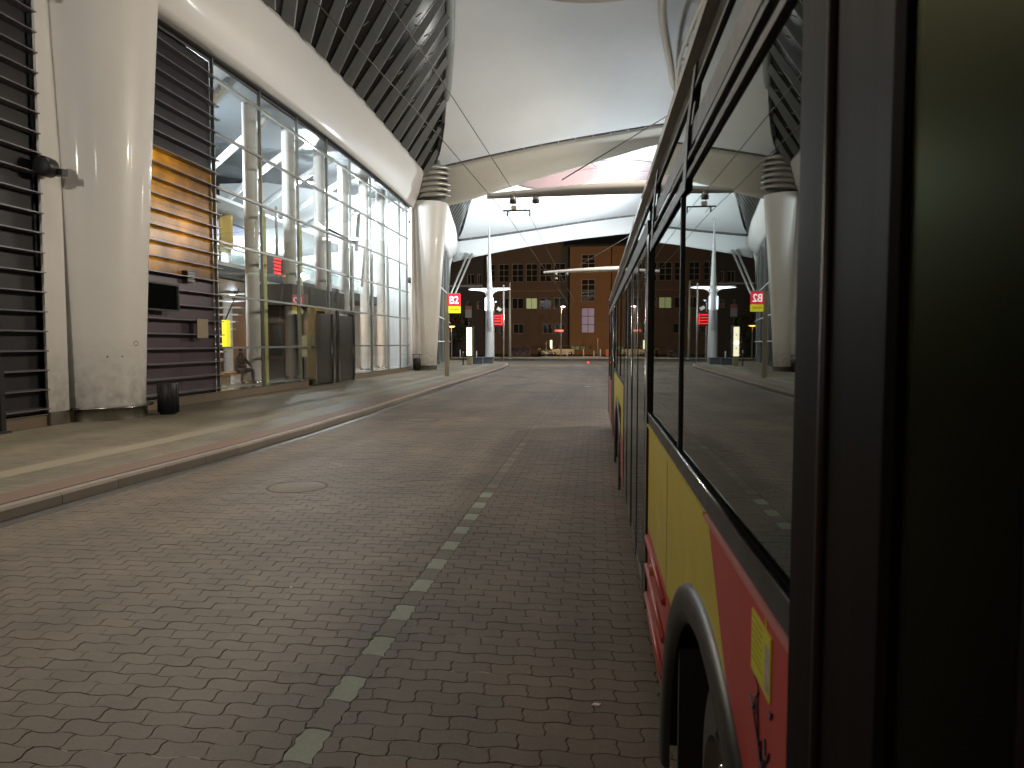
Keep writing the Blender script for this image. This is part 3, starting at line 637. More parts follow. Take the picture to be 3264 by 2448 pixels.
# far facade beam and dark glazing of the second bay
tb2 = empty('far_terminal_wing', (-14, 65, 0.15), 'far wing of the terminal with white edge beam behind the second column', 'building')
B2 = [(49, -11.3, 12.9), (54, -11.7, 13.25), (58, -12.1, 13.33), (64, -13.0, 13.4), (70, -13.85, 13.42), (75, -14.7, 13.45), (79.6, -15.55, 13.4)]
def beam2(u, v):
    y = 49.2 + 30.4 * u; xu, zu = smooth(B2, y); x0 = xu - 1.0; z0 = 11.2; bul = 0.34 * math.sin(math.pi * v)
    return (x0 + (xu - x0) * v + bul, y, z0 + (zu - z0) * v)
MB().grid(beam2, 24, 8).build('edge_beam', white_steel, tb2, solid=0.04)
def rs2(u, v):
    y = 49.6 + 30 * u; a = Vector((smooth(B2, y)[0], y, smooth(B2, y)[1])); ya = y; b = Vector((smooth(AR2, ya)[0], ya, smooth(AR2, ya)[1])); return tuple(a.lerp(b, v))
MB().grid(rs2, 20, 4).build('roof_glazing', darkglass, tb2)
for k in range(19):
    a = Vector(rs2(k / 19, 0)); b = Vector(rs2(k / 19, 1)); MB().tube([a, b], 0.09, 5).build('rib', rib_m, tb2)
MB().grid(lambda u, v: (smooth(B2, 49.2 + 30.4 * u)[0] - 1.0, 49.2 + 30.4 * u, 0.15 + 11.1 * v), 12, 2, False).build('wall', mat('far_glass_wall', (0.05, 0.055, 0.055), 0.15, noise=0.2), tb2)
for k in range(6):
    y = 50 + 5 * k; x = smooth(B2, y)[0] - 0.98; MB().box((x - 0.02, y, 0.15), (x + 0.1, y + 0.1, 11.1)).build('mullion', mullion_m, tb2)
for z in (2.1, 4.2, 6.9): MB().tube([(smooth(B2, 49.5 + 3 * k)[0] - 0.9, 49.5 + 3 * k, z) for k in range(11)], 0.06, 6).build('transom', white_steel, tb2)

# ------------------------------------------------------------------ columns
def column(cx, cy_, lab, h, r0=1.02, r1=1.5, fl=1.85, off=0.12, nm='canopy_column'):
    c = empty(nm, (cx, cy_, 0.15), lab, 'column', 'white canopy columns')
    n = 40; prof = [(0.45 + (h - 0.45) * k / 14) for k in range(15)]
    m_ = MB()
    vs = []
    for z in prof:
        t = (z - 0.45) / (h - 0.45); rr = r0 + (r1 - r0) * t ** 1.25
        for k in range(n):
            a = 2 * math.pi * k / n; vs.append((cx + rr * math.cos(a) + off * t, cy_ + rr * math.sin(a), z))
    m_.add(vs, [(i * n + k, i * n + (k + 1) % n, (i + 1) * n + (k + 1) % n, (i + 1) * n + k) for i in range(14) for k in range(n)], True)
    m_.build('shaft', column_white, c)
    # flange plate tying the shaft to the wall
    MB().prism([(cy_ - fl, 0.45), (cy_ - fl + .62, 0.45), (cy_ - fl + .62, h), (cy_ - fl, h)], 'x', FX + 0.0, FX + 0.06).build('flange', column_white, c)
    # steel foot
    MB().lathe([(r0 + 0.02, 0.15), (r0 + 0.02, 0.44), (r0 + 0.16, 0.445), (r0 + 0.16, 0.465), (r0 - 0.05, 0.468)], (cx + .02, cy_, 0), 40).build('steel_foot', steel, c)
    MB().box((FX - .2, cy_ - fl, 0.15), (FX + .1, cy_ - fl + .5, 0.448)).build('foot_box', steel, c)
    return c
col1 = column(-12.2, 16.25, 'large white tapered column in the foreground at the left edge', 11.2)
col2 = column(-11.66, 47.6, 'white tapered column at the far end of the glass front', 11.35, 0.86, 1.36, 1.6, 0.32)
MB().prism([(-12.57, 0.45), (-11.6, 0.45), (-11.45, 3.0), (-11.75, 6.0), (-11.7, 11.3), (-12.72, 10.9)], 'y', 46.70, 46.75).build('face_plate', column_white, col2)
MB().prism([(-12.0, 4.6), (-11.55, 2.9), (-11.3, 2.0), (-11.3, 8.6), (-11.9, 8.9), (-12.05, 7.0)], 'y', 46.62, 46.66).build('stiffener', column_white, col2)
col3 = column(-18.2, 81.0, 'white column mostly hidden behind the second column', 11.6)
# slanting stay tubes and bracket beside the third column
st = empty('stay_struts', (-14.2, 80, 11.4), 'pair of slanting white tubes below the far canopy corner', 'strut')
for dx in (0, 0.5): MB().tube([(-14.43 + dx, 80.2, 12.1), (-17.6 + dx, 80.2, 5.0), (-18.6 + dx, 80.2, 2.8)], 0.13, 8).build('tube', galv, st)
br = empty('corner_bracket', (-16.5, 80, 11), 'white triangular gusset carrying the far canopy corner', 'bracket')
MB().prism([(-15.6, 13.4), (-16.2, 11.2), (-17.6, 6.6), (-18.6, 5.2), (-17.6, 12.9)], 'y', 79.4, 79.7).build('plate', white_steel, br)
MB().tube([(-17.9, 79.3, 10.2), (-16.6, 79.3, 11.6)], 0.06).build('brace', dark_steel, br)
MB().tube([(-18, 79.3, 9.0), (-16.9, 79.3, 10.6)], 0.1).build('brace', white_steel, br)
# gathered membrane bellows on column 2
bel = empty('membrane_bellows', (-11.0, 47.3, 12.3), 'ribbed grey gathered membrane collar above the second column', 'collar')
for k in range(6):
    z0 = 11.75 + k * 0.36
    m_ = MB(); pts = []
    for q in range(9):
        t = q / 8; pts.append((-12.0 + 2.25 * t, 46.9 - 0.55 * math.sin(math.pi * t) + 0.4 * t, z0 - 0.22 + 0.28 * t + 0.10 * math.sin(math.pi * t)))
    m_.tube(pts, [0.12 + 0.09 * math.sin(math.pi * min(1, (q + 1) / 8)) for q in range(9)], 10)
    m_.build('fold', galv, bel)
MB().prism([(-12.3, 11.3), (-9.9, 11.9), (-9.9, 13.6), (-11.3, 13.6), (-12.0, 12.6)], 'y', 47.2, 47.5).build('backing', rib_m, bel)
MB().tube([(-12.4, 46.8, 11.25), (-11.3, 46.3, 11.45), (-9.95, 46.9, 11.6)], 0.09).build('seam', black, bel)

# loudspeakers and cameras on the columns
def speaker(loc, s, lab):
    o = empty('loudspeaker', loc, lab, 'loudspeaker', 'round black loudspeakers on columns')
    x, y, z = loc
    MB().lathe([(0.001, -0.30 * s), (0.17 * s, -0.29 * s), (0.2 * s, -0.25 * s), (0.19 * s, -0.02 * s), (0.10 * s, 0.1 * s)], loc, 24, 'y').build('housing', black, o)
    MB().lathe([(0.001, -0.305 * s), (0.15 * s, -0.302 * s), (0.165 * s, -0.29 * s)], loc, 24, 'y').build('grille', rubber, o)
    MB().box((x + 0.05 * s, y - 0.05, z - 0.14 * s), (x + 0.26 * s, y + 0.12, z - 0.02 * s)).build('bracket', black, o)
    return o
speaker((-11.85, 14.5, 5.8), 1.1, 'round black loudspeaker on the near column flange')
speaker((-12.3, 46.65, 6.15), 1.0, 'round black loudspeaker on the far column')
def camdev(loc, m_, lab):
    o = empty('surveillance_camera', loc, lab, 'camera', 'small cameras on the columns'); x, y, z = loc
    MB().lathe([(0.001, -0.24), (0.075, -0.235), (0.085, -0.2), (0.085, 0.1), (0.001, 0.11)], loc, 16, 'y').build('body', m_, o)
    MB().lathe([(0.001, -0.245), (0.05, -0.243)], loc, 16, 'y').build('lens', black, o)
    MB().tube([(x, y, z + 0.06), (x + 0.03, y + 0.1, z + 0.2)], 0.025).build('mount', m_, o)
camdev((-11.8, 14.5, 9.55), mat('maroon_camera', (0.16, 0.03, 0.03), 0.4), 'small maroon camera high on the near column flange')
camdev((-12.3, 46.7, 10.0), mat('brown_camera', (0.10, 0.07, 0.05), 0.4), 'small dark camera high on the far column')
# sticker ring and drilled holes on near column
o = MB().lathe([(0.045, -0.004), (0.058, -0.004)], (-10.62, 15.42, 1.98), 20, 'y').build('round_sticker', mat('sticker_red_ring', (0.4, 0.15, 0.12), 0.6)); tag(o, 'small round red ring sticker on the near white column', 'sticker')

for uu, vv in ((343, 1133), (390, 1137)):      # two drilled holes in the near column
    a_ = (uu - 1632) / 2263.0; kx_ = (a_ * math.cos(YAW) - math.sin(YAW)) / (math.cos(YAW) + a_ * math.sin(YAW)); cx_, cy0, rr_ = -12.19, 16.25, 1.045
    A = kx_ * kx_ + 1; B = -2 * (kx_ * cx_ + cy0); D = cx_ ** 2 + cy0 ** 2 - rr_ ** 2; Yh = (-B - math.sqrt(B * B - 4 * A * D)) / (2 * A); Xh = kx_ * Yh
    MB().lathe([(.001, .03), (.018, .02), (.022, 0), (.001, -.02)], (Xh, Yh, 1.66), 10).build('drilled_hole', black, col1)
# floodlight housings where the beams start
for i, (p, t, e, c, lab) in enumerate(FLOODS):
    d = (Vector(t) - Vector(p)).normalized(); rot = d.to_track_quat('Y', 'Z').to_matrix()
    o = empty('floodlight', p, lab, 'floodlight', 'floodlights under the canopy')
    b = Vector(p) - d * 0.22
    MB().obox(b, (0.5, 0.18, 0.36), rot).build('housing', black, o); MB().obox(Vector(p) - d * 0.115, (0.44, 0.02, 0.3), rot).build('lamp_glass', lamp_cool, o)

# ------------------------------------------------------------------ inside the hall
HX = -26
hall = empty('hall_interior', (-19, 33, 0.2), 'brightly lit white hall interior behind the terminal glazing', 'hall')
MB().box((HX, 21.2, 0.1), (FX - 0.4, 47.5, 0.40)).build('floor', floor_m, hall)
MB().box((HX - 0.2, 21.2, 0.4), (HX, 47.5, 5.2)).build('rear_wall', plaster, hall)
MB().box((HX - 0.2, 21.2, 5.2), (HX, 47.5, 12)).build('rear_glazing', hall_dark, hall)
MB().box((HX, 21.0, 0.4), (FX - 1.6, 21.2, 11)).build('side_wall', ochre_in, hall)
MB().box((HX, 47.3, 0.4), (FX - 0.5, 47.5, 13)).build('end_wall', plaster, hall)
MB().add([(FX - 0.2, 21, 11.0), (FX - 0.2, 47.5, 11.4), (HX, 47.5, 13.6), (HX, 21, 13.6)], [(0, 1, 2, 3)]).build('ceiling', hall_dark, hall, solid=0.1)
for k in range(9):
    y = 20.5 + 3.3 * k
    MB().tube([(FX - 0.7, y, 10.85), (-17.5, y + 4.5, 10.3), (-25.5, y + 12.0, 8.8)], .16, 8).build('roof_beam', plaster, hall)
MB().box((HX, 21.4, 5.04), (-15.2, 47, 5.32)).build('gallery_slab', plaster, hall)
MB().box((HX, 21.4, 4.5), (-14.6, 47, 5.03)).build('lower_ceiling', mat('brown_soffit', (.16, .12, .08), .6, noise=.15), hall)
MB().box((-14.4, 28.6, 3.6), (-12.6, 34.8, 4.45)).build('lobby_shade_box', mat('lobby_shade_brown', (.07, .055, .04), .5, noise=.2), hall)  # box and screen added to darken the space behind the doors
MB().box((-14.4, 28.6, .4), (-14.3, 34.8, 3.6)).build('lobby_shade_screen', mat('lobby_shade_screen', (.12, .08, .05), .4, noise=.2), hall)
MB().box((-16.05, 21.4, 5.32), (-16.0, 47, 6.1)).build('gallery_balustrade', facade_glass, hall)
MB().box((-16.06, 21.4, 6.1), (-15.98, 47, 6.16)).build('handrail', steel, hall)
MB().add([(-16, 24, 8.2), (-25.8, 24, 7.2), (-25.8, 46, 7.2), (-16, 46, 8.2)], [(0, 1, 2, 3)]).build('suspended_ceiling', plaster, hall, solid=0.15)
MB().box((-20.5, 29, 7.5), (-17, 35, 7.6)).build('ceiling_recess', mat('slate_panel', (0.16, 0.17, 0.26), 0.6), hall)
for i, y in enumerate([26.7, 30.2, 33.7, 37.0, 40.4, 43.6]):
    o = empty('hall_column', (-13.4, y, 0.4)); tag(o, ['first', 'second', 'third', 'fourth', 'fifth', 'sixth'][i] + ' slender white column from the left inside the glazing', 'column', 'slender white columns inside the hall')
    MB().lathe([(0.27, 0.4), (0.27, 11.6)], (-13.4, y, 0), 24).build('shaft', white_steel, o)
    MB().box((-13.12, y + 0.22, 0.4), (-13.0, y + 0.42, 7.2)).build('edge_trim', lime if i < 2 else white_steel, o)
    MB().lathe([(0.3, 0.4), (0.3, 0.5), (0.27, 0.51)], (-13.4, y, 0), 24).build('base_ring', steel, o)
# second row further in
for i, y in enumerate([28, 36, 44]):
    o = MB().lathe([(0.24, 0.4), (0.24, 8)], (-19.5, y, 0), 20).build('hall_column', white_steel); tag(o, ['near', 'middle', 'far'][i] + ' white column deep inside the hall', 'column', 'slender white columns inside the hall')
# lower ceiling band and ochre kiosk walls at ground floor
MB().box((-15.9, 22, 4.55), (-14.4, 47, 5.0)).build('canopy_fascia', hall_dark, hall)
MB().box((-14.6, 29.2, 4.45), (-14.0, 33.4, 4.62)).build('fascia_edge', plaster, hall)
MB().box((-23, 26.5, 0.4), (-22.8, 29.5, 3.4)).build('kiosk_wall', ochre_in, hall)
MB().box((-20, 33, 0.4), (-19.8, 46, 4.4)).build('shop_wall', mat('shop_brown', (0.25, 0.13, 0.06), 0.6, noise=0.3, scale=1), hall)
# stairs
sto = empty('staircase', (-17.5, 31, 0.4), 'open stair with curved steel handrail inside the hall', 'stairs')
for k in range(12): MB().box((-18.6, 29.8 + 0.3 * k, 0.5 + 0.35 * k), (-16.9, 30.15 + 0.3 * k, 0.57 + 0.35 * k)).build('step', plaster, sto)
MB().tube([(-16.8, 29.6, 1.4), (-16.8, 29.9, 2.1), (-16.8, 30.6, 2.8), (-16.8, 33.2, 5.8)], 0.035).build('handrail', steel, sto)
# yellow lounge chairs on the gallery
ych = empty('lounge_chair', (-16.35, 29.7, 5.34), 'yellow high backed lounge chair on the gallery', 'chair')
MB().grid(lambda u, v: (-16.3 - 0.25 * math.sin(math.pi * u), 29.6 + 1.1 * u, 6.2 + 1.35 * v * (1 - 0.15 * math.cos(math.pi * u)) ), 10, 6).build('shell_back', chair_y, ych, solid=0.05)
MB().box((-16.9, 29.7, 6.05), (-16.35, 30.6, 6.25)).build('seat', chair_y, ych); MB().tube([(-16.6, 30.1, 5.34), (-16.6, 30.1, 6.05)], 0.05).build('pedestal', steel, ych)
# red matrix board
led = empty('departure_board', (-14.5, 31.3, 5.4), 'red lit departure board hanging behind the glazing', 'display')
MB().box((-14.6, 29.9, 4.75), (-14.5, 33.0, 6.0)).build('case', black, led)
MB().tube([(-14.55, 31.4, 6.0), (-14.55, 31.4, 8.2)], 0.06).build('hanger', mullion_m, led)
lb = MB()
for r_ in range(5):
    z = 5.78 - r_ * 0.16
    lb.box((-14.495, 30.05, z), (-14.49, 30.25, z + 0.1))
    lb.box((-14.495, 30.9 + rng.uniform(0, .1), z), (-14.49, 31.6 + rng.uniform(0, .2), z + 0.09))
    if r_ in (0, 1, 4): lb.box((-14.495, 32.0, z), (-14.49, 32.85, z + 0.09))
lb.box((-14.495, 30.05, 5.88), (-14.49, 31.2, 5.96)); lb.build('led_rows', led_red, led)
# yellow lit pillar sign, small box light sign, ceiling lamps
o = MB().box((-15.6, 28.3, 1.75), (-15.4, 28.62, 2.95)).build('pillar_sign', sign_yellow); tag(o, 'lit yellow upright sign beside the seated person', 'sign')
o = MB().box((-13.9, 27.9, 1.9), (-13.85, 28.05, 3.1)).build('strip_sign', sign_white); tag(o, 'narrow white lit strip sign inside the hall', 'sign')
def hall_lamp(x, y, z, r_, lab, pw):
    o = empty('ceiling_lamp', (x, y, z), lab, 'lamp', 'lamps inside the hall')
    MB().lathe([(0.001, 0), (r_, 0), (r_, 0.02)], (x, y, z - 0.02), 20).build('lens', lamp_cool, o); MB().lathe([(r_ + 0.02, -0.01), (r_ + 0.03, 0.15), (0.001, 0.16)], (x, y, z), 20).build('housing', mullion_m, o)
    if pw: point('hall_light', (x, y, z - 0.35), pw, (0.88, 0.95, 1.0), 0.2)
hall_lamp(-14.9, 36.2, 10.35, 0.28, 'brightest star-like lamp near the top of the glazing', 2400)
hall_lamp(-15.0, 44.2, 10.2, 0.28, 'bright lamp near the far end of the hall', 1320)
hall_lamp(-17.5, 27.0, 9.3, 0.2, 'lamp above the gallery near the louvred wall', 2736)
hall_lamp(-20.5, 33.0, 7.1, 0.18, 'lamp in the suspended ceiling over the gallery', 1872)
hall_lamp(-20.5, 41.0, 7.1, 0.18, 'lamp in the suspended ceiling at the far gallery', 864)
hall_lamp(-18.0, 26.5, 4.35, 0.15, 'lamp under the gallery above the seated person', 560)
hall_lamp(-17.6, 33.0, 4.35, 0.15, 'lamp under the gallery above the stairs', 104)
hall_lamp(-17.6, 40.0, 4.35, 0.15, 'lamp under the gallery by the shop wall', 72)
hall_lamp(-14.3, 43.9, 9.9, 0.2, 'lamp lighting the last white column', 436)
for (x, y, z, lab) in ((-14.0, 38.5, 3.3, 'small warm lamp low behind the glass right of the doors'), (-13.6, 41.6, 2.9, 'small warm lamp near the far corner of the hall'), (-16.5, 28.8, 3.6, 'small warm lamp over the yellow pillar sign')):
    o = empty('wall_lamp', (x, y, z), lab, 'lamp', 'lamps inside the hall'); MB().lathe([(.001, -.06), (.09, -.05), (.1, 0)], (x, y, z), 14).build('bulb', lamp_warm, o); MB().lathe([(.11, 0), (.06, .06), (.02, .5)], (x, y, z), 14).build('shade', steel, o)
    point('warm_light', (x, y, z - .25), 60, (1, .55, .2), .1)
for (x, y) in ((-15.2, 36.2), (-15.2, 39.4), (-16.0, 42.2)):
    o = empty('waiting_bench', (x, y, .4), 'row of dark seats on the hall floor, ' + {36.2: 'nearest the doors', 39.4: 'in the middle', 42.2: 'furthest from the doors'}[y], 'bench', 'rows of seats inside the hall')
    for k in range(4):
        MB().box((x - .25, y + .55 * k, .82), (x + .22, y + .55 * k + .48, .88)).build('seat', black, o, bevel=.015); MB().box((x - .3, y + .55 * k, .88), (x - .25, y + .55 * k + .48, 1.3)).build('backrest', black, o, bevel=.015)
    MB().box((x - .05, y, .76), (x + .02, y + 2.1, .82)).build('beam', steel, o)
    for yy_ in (y + .2, y + 1.8): MB().box((x - .2, yy_, .4), (x + .2, yy_ + .06, .76)).build('leg', steel, o)
# glass-front arm lights outside the glazing
al = empty('bracket_light', (-12.0, 32.7, 7.2), 'angled bracket with tube lights mounted on the glass front', 'lamp')
MB().tube([(-12.0, 31.3, 7.1), (-11.7, 33.9, 6.9)], 0.05).build('arm', dark_steel, al); MB().obox((-11.6, 34.0, 7.4), (0.14, 0.14, 1.9), Matrix.Rotation(R(-14), 3, 'X')).build('blade', mullion_m, al)
MB().obox((-11.55, 34.7, 5.75), (0.1, 0.1, 2.0), Matrix.Rotation(R(-16), 3, 'X')).build('blade', white_steel, al)
MB().obox((-11.5, 33.1, 6.95), (0.1, 0.95, 0.12), Matrix.Rotation(R(6), 3, 'X')).build('tube_light', lamp_cool, al)
MB().obox((-11.75, 31.6, 7.35), (0.1, 1.0, 0.1), Matrix.Rotation(R(-6), 3, 'X')).build('tube_light', lamp_cool, al)

# wall screen, vent box and notice on the louvred bay
scn = empty('wall_screen', (FX + 0.2, 18.6, 2.9), 'switched off black wide screen on the louvred wall', 'screen')
MB().box((FX + 0.14, 17.75, 2.88), (FX + 0.20, 19.3, 3.66)).build('case', black, scn); MB().box((FX + 0.2, 17.8, 2.93), (FX + 0.204, 19.25, 3.61)).build('glass', bus_glass, scn)
vb = empty('vent_box', (FX, 20.1, 4.0), 'small dark vent grille between louvres of the amber band', 'vent')
MB().box((FX - 0.12, 19.95, 3.80), (FX + 0.06, 20.35, 4.14)).build('case', dark_steel, vb)
for k in range(4): MB().box((FX + 0.06, 19.98, 3.84 + k * .075), (FX + 0.08, 20.32, 3.87 + k * .075)).build('slat', louvre_m, vb)
nb_ = MB().box((FX + 0.14, 20.25, 2.14), (FX + 0.16, 20.85, 2.72)).build('paper_notice', mat('beige_notice', (0.42, 0.34, 0.24), 0.7, noise=0.15, scale=8)); tag(nb_, 'beige square notice fixed over the louvres right of the screen', 'notice')

# seated person behind the glass
def skin_body(name, joints, edges, mtl, parent, root=0, sub=1):
    me = bpy.data.meshes.new(name); me.from_pydata([j[0] for j in joints], edges, []); o = bpy.data.objects.new(name, me); C.objects.link(o); me.materials.append(mtl)
    sk = o.modifiers.new('skin', 'SKIN'); 
    for i, j in enumerate(joints):
        v = me.skin_vertices[0].data[i]; v.radius = (j[1], j[1]) if not isinstance(j[1], tuple) else j[1]; v.use_root = (i == root)
    sd = o.modifiers.new('sub', 'SUBSURF'); sd.levels = sub; sd.render_levels = sub
    o.parent = parent; return o
per = empty('person', (-13.75, 26.15, 0.42), 'seated person in brown jacket leaning forward with knees apart behind the glass', 'person')
J = [((0, 0, .50), .16), ((.02, 0, .78), .17), ((.06, 0, 1.0), .18), ((.1, 0, 1.14), .07), ((.12, 0, 1.3), (.10, .11)), ((.12, 0, 1.38), .07),
     ((.08, .2, 1.0), .07), ((.22, .3, .75), .055), ((.42, .2, .66), .045), ((.5, .14, .66), .04), ((.08, -.2, 1.0), .07), ((.22, -.3, .75), .055), ((.42, -.2, .66), .045), ((.5, -.14, .66), .04),
     ((.05, .12, .5), .11), ((.42, .28, .52), .085), ((.40, .34, .08), .06), ((.55, .36, .04), .05), ((.05, -.12, .5), .11), ((.42, -.28, .52), .085), ((.40, -.34, .08), .06), ((.55, -.36, .04), .05)]
skin_body('body', J, [(0, 1), (1, 2), (2, 3), (3, 4), (4, 5), (2, 6), (6, 7), (7, 8), (8, 9), (2, 10), (10, 11), (11, 12), (12, 13), (0, 14), (14, 15), (15, 16), (16, 17), (0, 18), (18, 19), (19, 20), (20, 21)], cloth_d, per)
per.rotation_euler = (0, 0, R(-12))
MB_ = MB(); MB_.world = False; MB_.lathe([(0.001, .1), (.06, .09), (.105, .03), (.11, -.04)], (.12, 0, 1.32), 14); MB_.build('hair', black, per)
MB_ = MB(); MB_.world = False; MB_.lathe([(.085, .06), (.09, 0), (.075, -.08), (.03, -.115), (.001, -.12)], (.145, 0, 1.28), 14); MB_.build('face', skin, per)
bs = empty('bench', (-13.9, 26.2, 0.4), 'low bench under the seated person', 'bench'); MB().box((-14.3, 25.2, .78), (-13.65, 27.6, .86)).build('seat', ochre_in, bs)
for y in (25.5, 27.3): MB().box((-14.2, y, .4), (-13.8, y + .08, .78)).build('leg', steel, bs)

# ------------------------------------------------------------------ litter bins, poles, signs on the pavement
def bin_(x, y, lab, frame=False):
    o = empty('litter_bin', (x, y, 0.15), lab, 'litter bin', 'black litter bins by the terminal')
    MB().lathe([(0.2, 0.15), (0.2, 0.19), (0.235, 0.2), (0.245, 0.95), (0.225, 0.97), (0.001, 0.975)], (x, y, 0), 24).build('body', black, o)
    for k in range(14):
        a = 2 * math.pi * k / 14; MB().tube([(x + .247 * math.cos(a), y + .247 * math.sin(a), .2), (x + .247 * math.cos(a), y + .247 * math.sin(a), .93)], 0.012, 5).build('slat', black, o)
    if frame:
        for s in (-1, 1): MB().tube([(x + s * .2, y, .95), (x + s * .2, y, 1.22)], 0.018).build('post', black, o)
        MB().box((x - .28, y - .2, 1.2), (x + .28, y + .2, 1.24)).build('hood', black, o)
bin_(-11.0, 17.2, 'black slatted litter bin beside the near white column')
bin_(-11.75, 46.0, 'black litter bin with hood by the far white column', True)
bp_ = empty('shelter_post', (-12.0, 12.9, 0.15), 'black post at the left picture edge before the dark louvres', 'post')
MB().box((-12.05, 13.0, 0.15), (-11.93, 13.12, 1.55)).build('post', black, bp_); MB().box((-12.1, 12.9, 0.15), (-11.88, 13.2, 0.2)).build('foot', dark_steel, bp_)

ps = empty('platform_sign', (-8.15, 38.5, 0.15), 'lit red B2 platform sign with yellow strip on a pole', 'sign')
MB().box((-8.25, 38.45, 0.15), (-8.02, 38.55, 4.68)).build('pole', mat('pole_tan', (0.36, 0.31, 0.22), 0.5, noise=0.1), ps)
sx0, sx1 = -8.0, -7.38
rp = MB().box((sx0, 38.35, 3.99), (sx1, 38.65, 4.66)).build('red_panel', sign_red, ps)
yp = MB().box((sx0, 38.35, 3.62), (sx1, 38.65, 3.986)).build('yellow_panel', sign_yellow, ps)
RM = Matrix.Translation(((sx0 + sx1) / 2, 38.345, 4.30)) @ Matrix.Rotation(R(90), 4, 'X')
text('lettering', 'B2', 0.58, RM, sign_white, rp, bold=0.005, sx=0.86, depth=.012)
text('lettering', 'B2', 0.50, Matrix.Translation(((sx0 + sx1) / 2, 38.655, 4.30)) @ Matrix.Rotation(R(180), 4, 'Z') @ Matrix.Rotation(R(90), 4, 'X'), sign_white, rp, bold=0.005, sx=0.86, depth=.012)
text('lettering', 'VÝSTUPNÍ', 0.13, Matrix.Translation(((sx0 + sx1) / 2, 38.345, 3.80)) @ Matrix.Rotation(R(90), 4, 'X'), sign_ink, yp, bold=0.001, sx=0.85)
MB().box((-8.02, 38.47, 4.62), (-7.38, 38.53, 4.70)).build('hanger', galv, ps)

# mast with winged lamps
def mast(x, y, h, lab, wings):
    o = empty('mast', (x, y, 0.15), lab, 'mast')
    MB().lathe([(0.46, 0.15), (0.46, 0.5), (0.44, 0.52)], (x, y, 0), 20, sx=1, sy=.7).build('foot', galv, o)
    MB().lathe([(0.47, 0.52), (0.44, 2.5), (0.38, 5), (0.34, 6.8), (0.25, 8.2), (0.14, 11), (0.03, h)], (x, y, 0), 20, sx=1, sy=0.8).build('spire', mat('mast_grey', (.42, .42, .41), .4, noise=.05), o)
    if wings:
        for s in (-1, 1):
            def wing(dz, k0, x0_, hgt):
                def wf(u, v):
                    xx = x0_ + (2.1 - x0_) * u; wd = 0.36 * (1 - u) ** 0.55 + 0.015; a = 2 * math.pi * v
                    return (x + s * xx, y + wd * k0 * math.cos(a), 7.42 + dz + 0.04 * u + hgt * (1 - u) ** 0.8 * math.sin(a) + 0.012 * math.sin(a))
                return wf
            wl = MB().grid(wing(0.0, 1.0, 0.2, 0.05), 12, 12).build('wing', white_steel, o)
            MB().grid(wing(-0.13, 0.8, 0.42, 0.11), 12, 12).build('light_panel', lamp_wing, wl)
            MB().tube([(x + s * 0.2, y, 6.75), (x + s * 0.45, y, 7.05), (x + s * 0.8, y, 7.22)], [0.09, 0.07, 0.04]).build('bracket', white_steel, o)
            MB().obox((x + s * 0.37, y - 0.2, 5.85), (0.05, 0.16, 1.25)).build('uplight', lamp_wing, o)
            spot('wing_beam', (x + s * 1.1, y, 7.0), (x + s * 1.1, y, 0), 260, COOL, 150)
    return o
mast(-10.62, 71, 14.0, 'tall white tapered mast with two glowing wing lamps', True)
# red LED stop display behind the mast
ld = empty('stop_display', (-9.5, 69, 4), 'small red LED stop display beside the mast', 'display')
MB().box((-9.9, 68.9, 3.55), (-8.95, 69.1, 4.9)).build('case', mat('red_case', (0.06, 0.006, 0.008), 0.5), ld)
for k in range(4): MB().box((-9.85, 68.89, 3.75 + k * .27), (-9.2, 68.9, 3.86 + k * .27)).build('led_row', led_red, ld)
MB().box((-9.15, 68.89, 3.7), (-9.03, 68.9, 4.75)).build('led_row', led_red, ld)
MB().tube([(-8.92, 69, 0.15), (-8.92, 69, 7.6)], 0.07).build('pole', galv, ld)
MB().obox((-9.35, 69, 5.25), (0.4, .3, .3), Matrix.Rotation(R(30), 3, 'Y')).build('camera', white_steel, ld)
# lit totem and bench blocks
tt = empty('info_totem', (-10.3, 58.2, 0.15), 'glowing cream information totem on the platform', 'totem')
MB().box((-10.62, 57.95, 0.9), (-10.02, 58.35, 3.35)).build('case', dark_steel, tt); MB().box((-10.58, 57.93, 0.92), (-10.14, 57.95, 3.24)).build('light_panel', totem_lit, tt)
for (z, s) in ((2.55, .12), (2.0, .2), (1.5, .12)): MB().box((-10.40, 57.925, z), (-10.33, 57.93, z + s)).build('print', mat('print_ochre', (0.5, 0.3, 0.05), .6), tt)
MB().box((-10.55, 58.0, 0.15), (-10.15, 58.3, 0.9)).build('foot', mat('foot_tan', (0.3, 0.25, 0.15), .6), tt)
spot('totem_beam', (-10.35, 57.8, 2.0), (-10.35, 50, 0), 30, (1, .9, .65), 150)
o = empty('waste_pole', (-10.85, 57.8, 0.15), 'thin dark post left of the glowing totem', 'post'); MB().tube([(-10.85, 57.8, .15), (-10.85, 57.8, 1.2)], .05).build('post', black, o); MB().lathe([(.001, .06), (.05, .03), (.06, 0)], (-10.85, 57.8, 1.2), 12).build('cap', white_paint, o)
for (x, y, a, lab) in ((-10.2, 61.0, 1.0, 'dark grey bench block right of the totem'), (-9.55, 62.6, 1.1, 'second dark bench block nearer the mast')):
    o = empty('bench_block', (x, y, .15), lab, 'bench'); MB().box((x - .5, y - .4, .15), (x + .5, y + .4, .62)).build('plinth', hall_dark, o, bevel=.02); MB().box((x - .55, y - .45, .62), (x + .55, y + .45, .72)).build('seat', mat('bench_seat', (.05, .06, .08), .5), o, bevel=.02)

